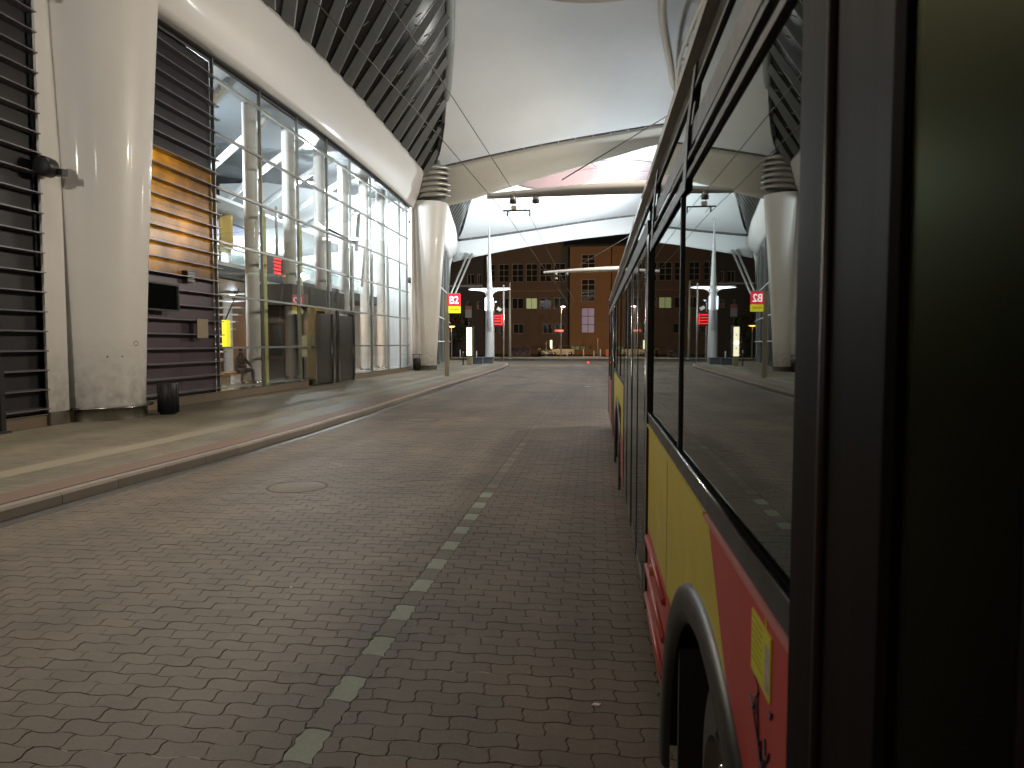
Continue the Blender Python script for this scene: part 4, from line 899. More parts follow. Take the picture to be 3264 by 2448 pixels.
# ------------------------------------------------------------------ trolley wire arms on masts behind the bus
def wire_arm(y, lab, mlab):
    ms = empty('support_mast', (4.6, y, 0), mlab, 'mast', 'support masts behind the bus')
    MB().tube([(4.6, y, 0), (4.6, y, 10.5)], [0.22, 0.14], 16).build('pole', white_steel, ms); MB().lathe([(0.34, 0), (0.34, .12), (0.22, .14)], (4.6, y, 0), 16).build('foot', galv, ms)
    o = empty('wire_arm', (4.4, y, 6.6), lab, 'cantilever arm', 'trolley wire arms over the road')
    def arm(u, v):
        x = -3.35 + 7.8 * u; zc = 6.50 + 0.19 * math.sin(math.pi * (0.02 + 0.62 * u)); th = (0.16 + 0.20 * min(1, u * 1.8)) / 2; wd = 0.10 + 0.30 * min(1, u * 3.0)
        a = 2 * math.pi * v; return (x, y + wd * math.cos(a), zc + th * math.sin(a) + 0.0)
    MB().grid(arm, 24, 12).build('boom', white_steel, o)
    MB().tube([(-1.05, y, 6.95), (4.6, y, 10.2)], 0.02, 6).build('stay', membrane_side, o)
    for x in (-2.54, -1.84):
        MB().tube([(x, y - .1, 6.52), (x, y - .1, 6.30)], [0.09, 0.10], 10).build('insulator', galv, o); MB().lathe([(0.11, 0), (0.11, .09)], (x, y - .1, 6.26), 10).build('insulator_cap', black, o)
        MB().tube([(x, y - .1, 6.27), (x - 0.12, y - .1, 6.0), (x - .02, y - .1, 5.86)], 0.008, 5).build('wire_loop', membrane_side, o)
    MB().box((-2.85, y - .13, 6.02), (-2.0, y - .08, 6.06)).box((-2.72, y - .13, 5.88), (-2.68, y - .08, 6.02)).box((-2.04, y - .13, 5.86), (-2.0, y - .08, 6.02)).build('cross_bar', black, o)
    MB().box((-2.58, y - .18, 6.06), (-2.44, y - .05, 6.18)).build('junction_box', rim_m, o)
wire_arm(22, 'white curved cantilever arm carrying trolley wires, nearer and higher in view', 'near white support mast behind the bus')
wire_arm(46, 'white cantilever arm carrying trolley wires, further off by the bus front', 'far white support mast behind the bus')
rm3 = empty('support_mast', (4.6, 68, 0), 'third white mast added for floodlights, hidden behind the bus front', 'mast', 'support masts behind the bus'); MB().tube([(4.6, 68, 0), (4.6, 68, 10.5)], [0.22, 0.14], 16).build('pole', white_steel, rm3)  # unseen mast added to carry floodlights for the far bay
rm_ = empty('support_mast', (4.6, -4, 0), 'rear white mast added for floodlights behind the bus, out of view', 'mast', 'support masts behind the bus'); MB().tube([(4.6, -4, 0), (4.6, -4, 10.5)], [0.22, 0.14], 16).build('pole', white_steel, rm_)  # unseen mast added only to hold fill floodlights
for (pts, lab) in (([(-3.9, -4, 6.05), (-3.0, 13.7, 5.95), (-2.70, 22, 5.88), (-2.70, 46, 5.88), (-2.7, 70, 5.9), (-4, 100, 6.2)], 'left overhead trolley wire above the road'), ([(-2.9, -4, 6.05), (-2.33, 11, 5.95), (-2.02, 22, 5.86), (-2.02, 46, 5.88), (-2.0, 70, 5.9), (-3.2, 100, 6.2)], 'right overhead trolley wire above the road')):
    o = MB().tube(pts, 0.009, 6).build('overhead_wire', membrane_side); tag(o, lab, 'wire', 'overhead trolley wires')

# ------------------------------------------------------------------ far street: buildings, lamps, cars, bollards
def wall_holes(x0, x1, z0, z1, y, holes, thick=0.35):
    xs = sorted(set([x0, x1] + [h[0] for h in holes] + [h[1] for h in holes])); zs = sorted(set([z0, z1] + [h[2] for h in holes] + [h[3] for h in holes]))
    b = MB()
    for a, c in zip(xs, xs[1:]):
        for d, e in zip(zs, zs[1:]):
            mx_, mz_ = (a + c) / 2, (d + e) / 2
            if any(h[0] < mx_ < h[1] and h[2] < mz_ < h[3] for h in holes): continue
            b.add([(a, y, d), (c, y, d), (c, y, e), (a, y, e)], [(0, 1, 2, 3)])
    for h in holes:
        b.add([(h[0], y, h[2]), (h[1], y, h[2]), (h[1], y, h[3]), (h[0], y, h[3]), (h[0], y + thick, h[2]), (h[1], y + thick, h[2]), (h[1], y + thick, h[3]), (h[0], y + thick, h[3])], [(0, 1, 5, 4), (1, 2, 6, 5), (2, 3, 7, 6), (3, 0, 4, 7)])
    return b
def window(h, y, parent, m_, cols=2, rows_=2, fr=0.07):
    x0, x1, z0, z1 = h; f = MB(); y1 = y + 0.22
    f.box((x0, y1, z0), (x0 + fr, y1 + .06, z1)).box((x1 - fr, y1, z0), (x1, y1 + .06, z1)).box((x0 + fr, y1, z0), (x1 - fr, y1 + .06, z0 + fr)).box((x0 + fr, y1, z1 - fr), (x1 - fr, y1 + .06, z1))
    for c in range(1, cols): xx = x0 + (x1 - x0) * c / cols; f.box((xx - fr / 2, y1 - .003, z0 + fr), (xx + fr / 2, y1 + .05, z1 - fr))
    for r_ in range(1, rows_): zz = z0 + (z1 - z0) * r_ / rows_; f.box((x0 + fr, y1 - .006, zz - fr / 2), (x1 - fr, y1 + .05, zz + fr / 2))
    o = f.build('window', frame_m if m_ is win_dark else frame_backlit, parent)  # backlit darkness of frames before lit panes put into their colour
    MB().add([(x0, y1 + .04, z0), (x1, y1 + .04, z0), (x1, y1 + .04, z1), (x0, y1 + .04, z1)], [(0, 1, 2, 3)]).build('pane', m_, o)
K = 2263.0
def px(u, Y): return (u - 1898) / K * Y * 1.0 + 0.0
def WX(u, Y):
    # world x at depth Y for a picture column (street axis at 1898)
    t = (u - 1632) / K; a = YAW
    return Y * (t * math.cos(a) - math.sin(a)) / (math.cos(a) + t * math.sin(a))
def WZ(v, Y): return 2 + (1092 - v) / K * Y
YB = 125.0
ob = empty('office_building', (-12, YB, 0), 'brown office block with window rows and one lit window', 'building')
rowsA = [(1548, 1578), (1590, 1622), (1632, 1668), (1676, 1712), (1720, 1757), (1765, 1801)]
holes = []
for (a, b) in rowsA:
    holes.append((WX(a, YB), WX(b, YB), WZ(899, YB), WZ(842, YB), 'A'))
for (a, b) in [(1596, 1622)] + rowsA[2:]: holes.append((WX(a, YB), WX(b, YB), WZ(985, YB), WZ(950, YB), 'B'))
for (a, b) in [(1570, 1582), (1590, 1600), (1636, 1670), (1730, 1762), (1768, 1800)]: holes.append((WX(a, YB), WX(b, YB), WZ(1063, YB), WZ(1032, YB), 'C'))
xl, xr = WX(1532, YB), WX(1815, YB)
wall_holes(xl, xr, -0.1, 24, YB, [h[:4] for h in holes]).build('wall', brown_wall, ob)
MB().box((xl, YB + .36, -0.1), (xr, YB + 14, 24)).build('core', dark_wall, ob)
for h in holes:
    lit = h[4] == 'B' and abs(h[0] - WX(1676, YB)) < .1
    window(h[:4], YB, ob, win_lit if lit else win_dark, 2, 3 if h[4] == 'A' else 1)
MB().box((xl, YB - .08, WZ(930, YB)), (xr, YB + .0, WZ(926, YB))).build('string_course', ochre, ob)
# right part with tall windows
YR = 122.0
sb = empty('corner_building', (3, YR, 0), 'taller ochre corner building with tall lit lavender window', 'building')
xa, xb = WX(1815, YR), WX(2120, YR)
holes = [(WX(1852, YR), WX(1895, YR), WZ(1062, YR), WZ(982, YR), 'L'), (WX(1852, YR), WX(1895, YR), WZ(872, YR), WZ(815, YR), 'D'), (WX(1852, YR), WX(1895, YR), WZ(962, YR), WZ(892, YR), 'D'),
         (WX(1812, YR) + .3, WX(1848, YR), WZ(1117, YR), WZ(1101, YR), 'G'), (WX(1851, YR), WX(1866, YR), WZ(1117, YR), WZ(1101, YR), 'G'), (WX(1877, YR), WX(1885, YR), WZ(1112, YR), WZ(1102, YR), 'G'),
         (WX(1985, YR), WX(2030, YR), WZ(962, YR), WZ(892, YR), 'D'), (WX(1985, YR), WX(2030, YR), WZ(872, YR), WZ(815, YR), 'D')]
wall_holes(xa, xb, -0.1, WZ(786, YR), YR, [h[:4] for h in holes]).build('wall', ochre, sb)
MB().box((xa, YR + .4, -.1), (xb, YR + 14, WZ(786, YR) - .1)).build('core', dark_wall, sb)
for h in holes: window(h[:4], YR, sb, {'L': win_lav, 'D': win_dark, 'G': win_green}[h[4]], 2, 3 if h[4] == 'L' else 4, 0.09)
zt = WZ(786, YR)
MB().add([(xa - .6, YR - .9, zt), (xb, YR - .9, zt), (xb, YR + 8, zt + 7), (xa - .6, YR + 8, zt + 7), (xa - .6, YR + 16, zt)], [(0, 1, 2, 3), (0, 3, 4)]).build('roof', roof_m, sb)
MB().box((xa - .6, YR - 1.0, zt - .35), (xb, YR - .75, zt)).build('eaves', roof_m, sb)
MB().tube([(WX(1947, YR), YR - .12, 0), (WX(1947, YR), YR - .12, zt - .4)], .09).build('downpipe', dark_steel, sb)
# dark house left
YL = 118
hb = empty('dark_house', (-25, YL, 0), 'dark house behind the platform sign left of the office block', 'building')
hx0, hx1 = WX(1400, YL), WX(1540, YL)
holes = [(WX(1490, YL), WX(1512, YL), WZ(905, YL), WZ(872, YL), 'D'), (WX(1522, YL), WX(1534, YL), WZ(905, YL), WZ(872, YL), 'D'), (WX(1488, YL), WX(1500, YL), WZ(985, YL), WZ(960, YL), 'D'), (WX(1520, YL), WX(1532, YL), WZ(985, YL), WZ(960, YL), 'D')]
wall_holes(hx0, hx1, -.1, 18, YL, [h[:4] for h in holes]).build('wall', dark_wall, hb)
MB().box((hx0, YL + .4, -.1), (hx1, YL + 10, 18)).build('core', dark_wall, hb)
for h in holes: window(h[:4], YL, hb, win_dark, 2, 1)
MB().prism([(hx0 - .5, 18), (hx1 + .5, 18), ((hx0 + hx1) / 2, 23)], 'y', YL - .5, YL + 10).build('roof', roof_m, hb)
MB().box((hx0, YL - .5, WZ(914, YL)), (hx1, YL - .1, WZ(908, YL))).build('ledge', rim_m, hb)
# street lamps
def lamp(x, y, h, lab, m_, col, pw, r_=0.16, arm=0):
    o = empty('street_lamp', (x, y, 0), lab, 'street lamp', 'street lamps beyond the canopy')
    MB().tube([(x, y, 0), (x, y, h - .25)] + ([(x + arm * .5, y, h + .05), (x + arm, y, h + .1)] if arm else [(x, y, h)]), [.09, .06] + ([.05, .04] if arm else [.05]), 8).build('pole', mat('lamp_pole', (0.50, 0.42, 0.30), .5, noise=.1), o)
    hx = x + arm
    MB().lathe([(.001, .16), (.12, .14), (.3, .03), (.3, 0)], (hx, y, h), 14).build('hood', galv, o)
    MB().lathe([(.001, -.16), (r_ * .8, -.1), (r_, 0)], (hx, y, h), 14).build('bulb', m_, o)
    spot('lamp_beam', (hx, y, h - .3), (hx, y, 0), pw, col, 165, 0.5)
    return o
lamp(-4.75, 99, 7.0, 'slim street lamp with bright pinkish head right of the parked car', lamp_street, (1, .60, .30), 900, .3, .25)
lamp(-18.4, 90, 4.1, 'low sodium lamp glowing yellow right of the platform sign', lamp_warm, SOD, 120, .45)
lamp(-12.3, 86, 7.0, 'slim street lamp with bluish head right of the mast', emit('blue_lamp', (.5, .65, 1.0), 4), (.7, .8, 1), 30, .12, .2)
lamp(12.4, 80, 9.8, 'sodium street lamp on the right side hidden behind the bus', lamp_warm, SOD, 1700, .6)
lamp(18.5, 84, 10.4, 'second sodium street lamp far right behind the bus', lamp_warm, SOD, 1700, .6)
lamp(-22.0, 104, 9.0, 'sodium street lamp behind the far canopy corner', lamp_warm, SOD, 350, .25)
lamp(2.6, 112, 9.5, 'sodium street lamp in front of the corner building', lamp_warm, SOD, 260, .2)
spot('facade_fill', (10, 96, 9.6), (-5, 122, 12), 3900, (1, .46, .14), 150)  # added spot without a fixture, brightening the far house fronts
lamp(6.5, -16, 8.0, 'sodium street lamp behind the camera and the bus', lamp_warm, SOD, 3000, .3)
# plain posts
for (u, v0, y, lab) in ((1625, 900, 86.5, 'tall plain post right of the mast'), (1548, 1050, 90, 'thin short post left of the mast'), (1741, 1090, 101, 'thin pole in front of the parked car'), (1905, 1078, 101, 'low curved lamp post before the corner building')):
    x = WX(u, y); o = empty('post', (x, y, 0), lab, 'post'); MB().tube([(x, y, 0), (x, y, WZ(v0, y))], [.2, .11] if y < 88 else [.07, .05], 10).build('pole', mat('post_tan', (.33, .26, .18), .6), o); MB().lathe([(.25, 0), (.25, .1)], (x, y, 0), 10).build('foot', galv, o)
# red arrow sign board on the lamp
rs = empty('direction_sign', (-5.2, 98.8, 3.5), 'flat red direction board on the street lamp pole', 'sign')
MB().box((WX(1768, 98.8), 98.7, WZ(1058, 98.8)), (WX(1797, 98.8), 98.75, WZ(1050.5, 98.8))).build('board', emit('lit_red_board', (1, .12, .06), .7), rs)
MB().box((WX(1779, 98.8), 98.69, WZ(1056, 98.8)), (WX(1793, 98.8), 98.7, WZ(1053, 98.8))).build('white_bar', emit('lit_bar', (1, .5, .4), .8), rs)
bs2 = empty('notice_board', (-16.2, 90, 5.9), 'small lit notice board on the dark house front', 'sign')
MB().box((WX(1484, 100), 100, WZ(985, 100)), (WX(1504, 100), 100.1, WZ(974, 100))).build('header', mat('rust_header', (.35, .12, .06), .6), bs2); MB().box((WX(1484, 100), 100, WZ(1012, 100)), (WX(1504, 100), 100.08, WZ(985.5, 100))).build('panel', mat('notice_white', (.35, .3, .28), .6), bs2)
MB().tube([(WX(1494, 100), 100.15, 0), (WX(1494, 100), 100.15, 7.0)], .05).build('post', galv, bs2)
# bollards
for (u, hgt, y, lab) in ((1807, .95, 98.3, 'bollard just right of the bright street lamp'), (1860, .95, 98.3, 'second bollard from the street lamp'), (1893, .75, 99.4, 'short bollard before the corner building'), (1913.5, 1.0, 98.3, 'bollard nearest the orange bin'), (1418, 1.0, 92, 'bollard left of the platform sign pole'), (1467, 1.0, 92, 'bollard right of the platform sign pole'), (1519, .9, 86, 'bollard between totem and mast')):
    x = WX(u, y); o = empty('bollard', (x, y, .1), lab, 'bollard', 'steel bollards along the far kerb'); MB().lathe([(.065, 0.05), (.065, hgt), (.04, hgt + .04), (.001, hgt + .05)], (x, y, 0.05), 10).build('post', white_paint, o); MB().lathe([(.11, .1), (.11, .14), (.065, .15)], (x, y, 0), 10).build('base', galv, o)
xo = WX(1938, 96.5); ob_ = empty('grit_bin', (xo, 96.5, .1), 'orange bin at the roadside next to the bus front', 'bin')
MB().box((xo - .3, 96.3, .1), (xo + .3, 96.8, .95)).build('body', orange_p, ob_, bevel=.04); MB().box((xo - .36, 96.22, .95), (xo + .36, 96.88, 1.1)).build('lid', orange_p, ob_, bevel=.03)
# red light on the road
rl = empty('road_light', (-0.67, 67.8, 0), 'small red marker light standing on the road', 'marker light'); MB().lathe([(.16, 0), (.14, .05), (.001, .06)], (-.67, 67.8, 0), 14).build('base', dark_steel, rl); MB().lathe([(.12, .05), (.12, .14), (.05, .2), (.001, .2)], (-.67, 67.8, 0), 14).build('lens', led_red, rl)
# hedge mass by the mast and dark tree masses left
def leaves(name, x0, x1, y0, y1, z0, z1, n, lab, cat, col, size=.12):
    b = MB(); r2 = random.Random(5)
    for _ in range(n):
        u = r2.uniform(-1, 1); v = r2.uniform(-1, 1); wv = r2.uniform(0, 1)
        hh = z0 + (z1 - z0) * wv * (1 - .35 * u * u) * (0.75 + .25 * math.sin(7 * u + 3 * v))
        c = Vector(((x0 + x1) / 2 + u * (x1 - x0) / 2, (y0 + y1) / 2 + v * (y1 - y0) / 2, hh)); a = Vector([r2.gauss(0, 1) for _ in range(3)]).normalized(); d = a.orthogonal().normalized()
        b.add([c - a * size, c + d * size * .6, c + a * size, c - d * size * .6], [(0, 1, 2, 3)])
    return b.build(name, mat(name + '_leaf', col, .7, noise=.4, scale=2))
hd = empty('hedge', (-12, 92, 0), 'low dark reddish hedge right of the tall post', 'hedge'); l_ = leaves('foliage', WX(1625, 94), WX(1690, 94), 93, 95, .1, 1.6, 2500, None, None, (.10, .05, .04)); l_.parent = hd; l_.location = (12, -92, 0)
MB().box((WX(1627, 94), 93.2, 0), (WX(1688, 94), 94.8, .8)).build('stems', dark_wall, hd)
td = empty('tree', (-22, 108, 0), 'dark tree standing before the dark house', 'tree')
MB().tube([(-22, 108, 0), (-22.1, 108, 3), (-21.8, 108.2, 5)], [.22, .16, .08]).build('trunk', dark_wall, td)
c_ = leaves('crown', -25, -19.3, 105.5, 110.5, 2.4, 7.5, 5000, None, None, (.05, .05, .025), .2); c_.parent = td; c_.location = (22, -108, 0)

# cars
def car(x, y, m_, lab, rz=0):
    o = empty('parked_car', (x, y, 0), lab, 'car', 'cars parked beyond the canopy', rz=rz)
    def mk(): b = MB(); b.world = False; return b
    # stations along the car (length axis local y, front at -2.1), each a half section
    S = [(-2.12, .55, .42, .72, .0), (-2.0, .78, .26, .84, .0), (-1.6, .86, .22, .95, 0), (-1.05, .88, .2, 1.02, 0), (-.9, .88, .2, 1.04, 0), (.2, .89, .2, 1.05, 0), (1.4, .88, .2, 1.06, 0), (1.95, .84, .25, 1.02, 0), (2.12, .7, .4, .9, 0)]
    vs = []; n = 8
    for (yy_, wd, zb, zt_, _) in S:
        vs += [(-wd, yy_, zb), (-wd * 1.02, yy_, (zb + zt_) / 2), (-wd, yy_, zt_ - .08), (-wd * .9, yy_, zt_), (wd * .9, yy_, zt_), (wd, yy_, zt_ - .08), (wd * 1.02, yy_, (zb + zt_) / 2), (wd, yy_, zb)]
    fs = [(i * n + k, i * n + (k + 1) % n, (i + 1) * n + (k + 1) % n, (i + 1) * n + k) for i in range(len(S) - 1) for k in range(n)] + [tuple(range(n)), tuple((len(S) - 1) * n + k for k in range(n))]
    mk().add(vs, fs, True).build('body', m_, o, bevel=.03)
    mk().add([(-.78, -.85, 1.04), (.78, -.85, 1.04), (.8, 1.75, 1.06), (-.8, 1.75, 1.06), (-.6, -.25, 1.47), (.6, -.25, 1.47), (.62, 1.25, 1.49), (-.62, 1.25, 1.49)], [(0, 1, 5, 4), (1, 2, 6, 5), (2, 3, 7, 6), (3, 0, 4, 7)]).build('glasshouse', win_dark, o)
    mk().add([(-.62, -.27, 1.475), (.62, -.27, 1.475), (.64, 1.27, 1.495), (-.64, 1.27, 1.495), (-.5, 0, 1.52), (.5, 0, 1.52), (.5, 1.1, 1.53), (-.5, 1.1, 1.53)], [(0, 1, 5, 4), (1, 2, 6, 5), (2, 3, 7, 6), (3, 0, 4, 7), (4, 5, 6, 7)], True).build('roof', m_, o)
    for s in (-1, 1):
        mk().tube([(s * .79, -.84, 1.04), (s * .61, -.24, 1.48)], .035, 6).build('pillar', m_, o)
        mk().add([(s * .42, -2.1, .62), (s * .76, -2.02, .64), (s * .78, -1.95, .8), (s * .45, -2.06, .76)], [(0, 1, 2, 3)]).build('headlight', headlamp, o, solid=.05)
        mk().obox((s * .98, -.7, 1.05), (.18, .1, .13)).build('mirror', m_, o, bevel=.03)
        for yy_ in (-1.35, 1.35):
            wh = mk().lathe([(.12, -.1), (.3, -.1), (.32, -.06), (.32, .06), (.3, .1), (.12, .1)], (s * .8, yy_, .32), 18, 'x').build('wheel', rubber, o); b = mk(); b.world = False
            r_ = b.lathe([(.001, s * .105), (.2, s * .1), (.21, s * .06)], (s * .8, yy_, .32), 14, 'x').build('rim', silver_line, wh)
    mk().obox((0, -2.11, .68), (.7, .04, .1)).build('grille', black, o); mk().obox((0, -2.14, .42), (.52, .03, .11)).build('number_plate', white_paint, o); mk().obox((0, -2.1, .3), (1.2, .05, .1)).build('lower_grille', black, o)
    return o
car(WX(1735, 104), 105.5, car_silver, 'light gold parked car facing the camera under the lamp', R(10))
car(WX(1783, 106), 107.0, car_white, 'parked car half hidden behind the lamp post', R(-60))
car(WX(1443, 97), 98.5, car_dark, 'dark parked car beyond the platform sign pole', R(80))
gl = MB().box((WX(1753, 115), 115, .9), (WX(1760, 115), 115.05, 2.4)).build('lit_doorway', emit('door_light', (.85, .95, .6), 1.6)); tag(gl, 'small bright lit doorway behind the gold parked car', 'doorway')

# ------------------------------------------------------------------ the trolleybus
XB = 0.33
bus = empty('trolleybus', (1.6, 5, 0), 'yellow and red trolleybus seen along its side from a window', 'trolleybus')
def side(poly, m_, name, parent=bus, x=XB, t=0.03, bevel=0): return MB().prism(poly, 'x', x, x + t).build(name, m_, parent, bevel=bevel)
def arc(cy_, cz, r_, a0, a1, n=20): return [(cy_ + r_ * math.cos(a0 + (a1 - a0) * k / n), cz + r_ * math.sin(a0 + (a1 - a0) * k / n)) for k in range(n + 1)]
WY1, WY2 = 2.15, 10.28
EA, EB, EZ = 1.04, 0.95, 0.20
def ell(cy_, ka, n=40, a0=0.0, a1=math.pi): return [(cy_ + (EA + ka) * math.cos(a0 + (a1 - a0) * k / n), EZ + (EB + ka) * math.sin(a0 + (a1 - a0) * k / n)) for k in range(n + 1)]
ring = ell(WY1, 0.0)                                                # from the front end of the arch over its top to the rear
side([(4.42, 0.862), (4.42, 1.5), (3.272, 1.5), (3.272, 0.862)], paint_yellow, 'side_panel')
mid_ = [p for p in ring if p[1] >= 0.862 and p[0] >= 1.66]
side([(3.268, 0.862), (3.268, 1.5), (2.12, 1.5)] + mid_[::-1], paint_yellow, 'side_panel')
side([(2.117, 1.5), (1.14, 1.5), (1.14, EZ + .1)] + [p for p in ring if p[0] < 1.66 and p[1] > EZ + .1][::-1] + [mid_[-1]], paint_red, 'side_panel')
side([(4.42, 0.3), (4.42, 0.858), (3.0, 0.858)] + [p for p in ring if p[1] < 0.858 and p[0] > 2.5][::-1] + [(3.2, 0.3)], paint_red, 'skirt_panel')
for z in (0.80, 0.62, 0.44): MB().tube([(XB - 0.004, 3.28, z), (XB - 0.004, 4.4, z)], 0.018, 8).build('moulding', paint_red, bus)
MB().box((XB - 0.012, 1.15, 1.488), (XB, 2.1, 1.502)).build('ledge', mat('ledge_highlight', (.60, .16, .13), .3, coat=.5), bus)  # highlight along the red edge painted as a pink strip
MB().box((XB - 0.012, 2.12, 1.488), (XB, 4.42, 1.502)).build('ledge', paint_yellow, bus)
for yv in (1.5, 1.85, 2.3, 2.7, 3.1, 3.5, 3.9, 4.3): MB().lathe([(.001, -.0015), (.004, -.001), (.005, 0)], (XB, yv, 1.476), 6, 'x').build('rivet', silver_line, bus)
for yv, zz in ((3.27, 0),): MB().box((XB - 0.001, yv - .002, .87), (XB + .01, yv + .002, 1.48)).build('panel_joint', black, bus)
# marker lamp, arch trim, wheels
MB().lathe([(0.001, -.02), (.03, -.018), (.035, 0)], (XB, 4.0, .72), 14, 'x').build('side_marker_lamp', mat('amber_lens', (.45, .12, .05), .2), bus)
arch_rub = mat('arch_rubber', (.012, .012, .011), .40, noise=.3, scale=6)
def archtrim(cy_):
    b = MB(); n = 44; prof = [(-.075, .01), (-.065, -.012), (-.03, -.024), (.025, -.026), (.055, -.014), (.062, 0.0)]
    vs = []
    for (ka, dx) in prof: vs += [(XB + dx, p[0], p[1]) for p in ell(cy_, ka, n, R(-6), R(186))]
    b.add(vs, [(i * (n + 1) + k, i * (n + 1) + k + 1, (i + 1) * (n + 1) + k + 1, (i + 1) * (n + 1) + k) for i in range(len(prof) - 1) for k in range(n)], True)
    b.build('arch_trim', arch_rub, bus)
    hs_ = ell(cy_, -.05, 30); hv = [(XB + .01, p[0], p[1]) for p in hs_] + [(XB + .44, p[0], p[1]) for p in hs_]
    MB().add(hv, [(k, k + 1, 32 + k, 31 + k) for k in range(30)] + [tuple(range(31, 62))], False).build('wheel_housing', black, bus)
    MB().box((XB + .02, cy_ + .74, .22), (XB + .4, cy_ + .78, .75)).build('mud_flap', rubber, bus)
    wh = MB().lathe([(.27, .10), (.30, .08), (.45, .075), (.485, .10), (.49, .09), (.49, .30), (.3, .33)], (XB, cy_, .49), 40, 'x').build('wheel', rubber, bus)
    MB().lathe([(.28, .05), (.27, .1), (.20, .16), (.17, .15), (.16, .04), (.13, .02), (.11, .0), (.001, -.005)], (XB, cy_, .49), 30, 'x').build('rim', steel, wh)
    for k in range(10):
        a = 2 * math.pi * k / 10; MB().lathe([(.001, -.04), (.014, -.035), (.018, 0)], (XB + .12, cy_ + .2 * math.cos(a), .49 + .2 * math.sin(a)), 6, 'x').build('wheel_nut', silver_line, wh)
    dirt = MB().lathe([(.30, .078), (.44, .072)], (XB, cy_, .49), 40, 'x'); dirt.build('sidewall_band', mat('dusty_rubber', (.05, .045, .04), .8, noise=.4, scale=9), wh)
archtrim(WY1); archtrim(WY2)
# body core that closes the bus
MB().box((XB + .45, -5.5, .3), (2.85, 17.4, 2.9)).build('core', black, bus)
# window band of the near section
MB().box((XB - 0.004, 1.15, 1.504), (XB + .03, 4.42, 1.566)).build('sill_strip', black, bus)
MB().tube([(XB - 0.006, 1.15, 1.572), (XB - .006, 4.4, 1.572)], 0.005, 6).build('silver_bead', silver_line, bus)
def pane(a, b, z0, z1, x=XB + .006, m_=None): return MB().add([(x, a, z0), (x, b, z0), (x, b, z1), (x, a, z1)], [(0, 1, 2, 3)]).build('window_pane', m_ or bus_glass, bus)
pane(1.16, 2.84, 1.58, 2.59); pane(2.865, 4.40, 1.58, 2.59)
MB().box((XB - .003, 2.84, 1.576), (XB + .02, 2.865, 2.60)).build('window_seal', rubber, bus)
MB().box((XB - .005, 1.15, 2.592), (XB + .02, 4.42, 2.612)).build('window_seal', rubber, bus)
pane(1.16, 4.40, 2.614, 2.655)
MB().box((XB - .004, 1.15, 2.655), (XB + .02, 4.42, 2.668)).build('window_seal', rubber, bus)
pane(1.16, 4.40, 2.67, 2.698)
MB().box((XB + .004, 1.15, 2.70), (XB + .03, 4.42, 2.775)).build('rail', black, bus)
pane(1.16, 4.40, 2.777, 2.855)
MB().box((XB - .003, 1.15, 2.856), (XB + .02, 17.4, 2.868)).build('window_seal', rubber, bus)
MB().prism([(XB, 2.868), (XB + .01, 2.95), (XB + .03, 2.96), (XB + .03, 2.868)], 'y', -5.5, 17.4).build('cove_panel', grey_trim, bus)
MB().prism([(XB - .02, 2.975), (XB - .015, 3.03), (XB + .1, 3.05), (XB + .1, 2.965)], 'y', -5.5, 17.4).build('roof_gutter', olive, bus)
MB().add([(XB + .05, -5.5, 3.0), (XB + .5, -5.5, 3.12), (2.8, -5.5, 3.1), (XB + .05, 17.4, 3.0), (XB + .5, 17.4, 3.12), (2.8, 17.4, 3.1)], [(0, 1, 4, 3), (1, 2, 5, 4)]).build('roof_skin', white_steel, bus)
# thin vertical gaskets at the window pillars and the drip rail, a few millimetres proud
side([(2.70, 2.56), (2.80, 2.56), (2.70, 2.78), (2.50, 2.92), (2.44, 2.92), (2.62, 2.76)], black, 'pillar_gasket', x=XB - .008, t=.008)
side([(2.80, 2.565), (4.40, 2.55), (4.40, 2.592), (2.78, 2.60)], black, 'drip_rail', x=XB - .007, t=.007)
side([(4.24, 2.56), (4.34, 2.56), (4.22, 2.78), (3.98, 2.92), (3.88, 2.92), (4.12, 2.76)], black, 'pillar_gasket', x=XB - .008, t=.008)
# doors, almost flush with the side: glossy leaves between thin seals
leaf_m = mat('leaf_metal', (.20, .19, .18), .18, metal=.85)
def leaf(y0, y1, x, z0=.36, z1=2.62):
    t = .018
    d = MB().box((x, y0, z0), (x + t, y0 + .022, z1)).box((x, y1 - .022, z0), (x + t, y1, z1)).box((x, y0 + .022, z0), (x + t, y1 - .022, z0 + .06)).box((x, y0 + .022, z1 - .05), (x + t, y1 - .022, z1)).build('door', leaf_m, bus)
    MB().add([(x + .001, y0 + .022, z0 + .06), (x + .001, y1 - .022, z0 + .06), (x + .001, y1 - .022, z1 - .05), (x + .001, y0 + .022, z1 - .05)], [(0, 1, 2, 3)]).build('door_glass', bus_glass, d)
    MB().tube([(x - .001, y0 + .004, z0), (x - .001, y0 + .004, z1)], .005, 8).build('door_seal', silver_line, d)
    MB().tube([(x, y1 - .004, z0), (x, y1 - .004, z1)], .004, 8).build('door_seal', rubber, d)
MB().box((XB - .012, 4.43, .34), (XB + .03, 4.60, 2.66)).build('door_pillar', leaf_m, bus); MB().box((XB - .014, 4.415, .34), (XB + .03, 4.43, 2.62)).build('pillar_seal', black, bus)
for k in range(4): leaf(4.62 + .87 * k, 4.62 + .87 * k + .855, XB - .010 + .002 * (k % 2))
side([(8.14, .3), (9.15, .3), (9.15, .858), (8.14, .858)], paint_red, 'skirt_panel'); side([(8.14, .862), (9.15, .862), (9.15, 1.5), (8.14, 1.5)], paint_yellow, 'side_panel')
side([(11.4, .3), (12.5, .3), (12.5, .858), (11.4, .858)], paint_red, 'skirt_panel'); side([(9.154, 1.17), (11.396, 1.17), (11.396, 1.5), (9.154, 1.5)], paint_yellow, 'side_panel'); side([(11.4, .862), (12.5, .862), (12.5, 1.5), (11.4, 1.5)], paint_yellow, 'side_panel')
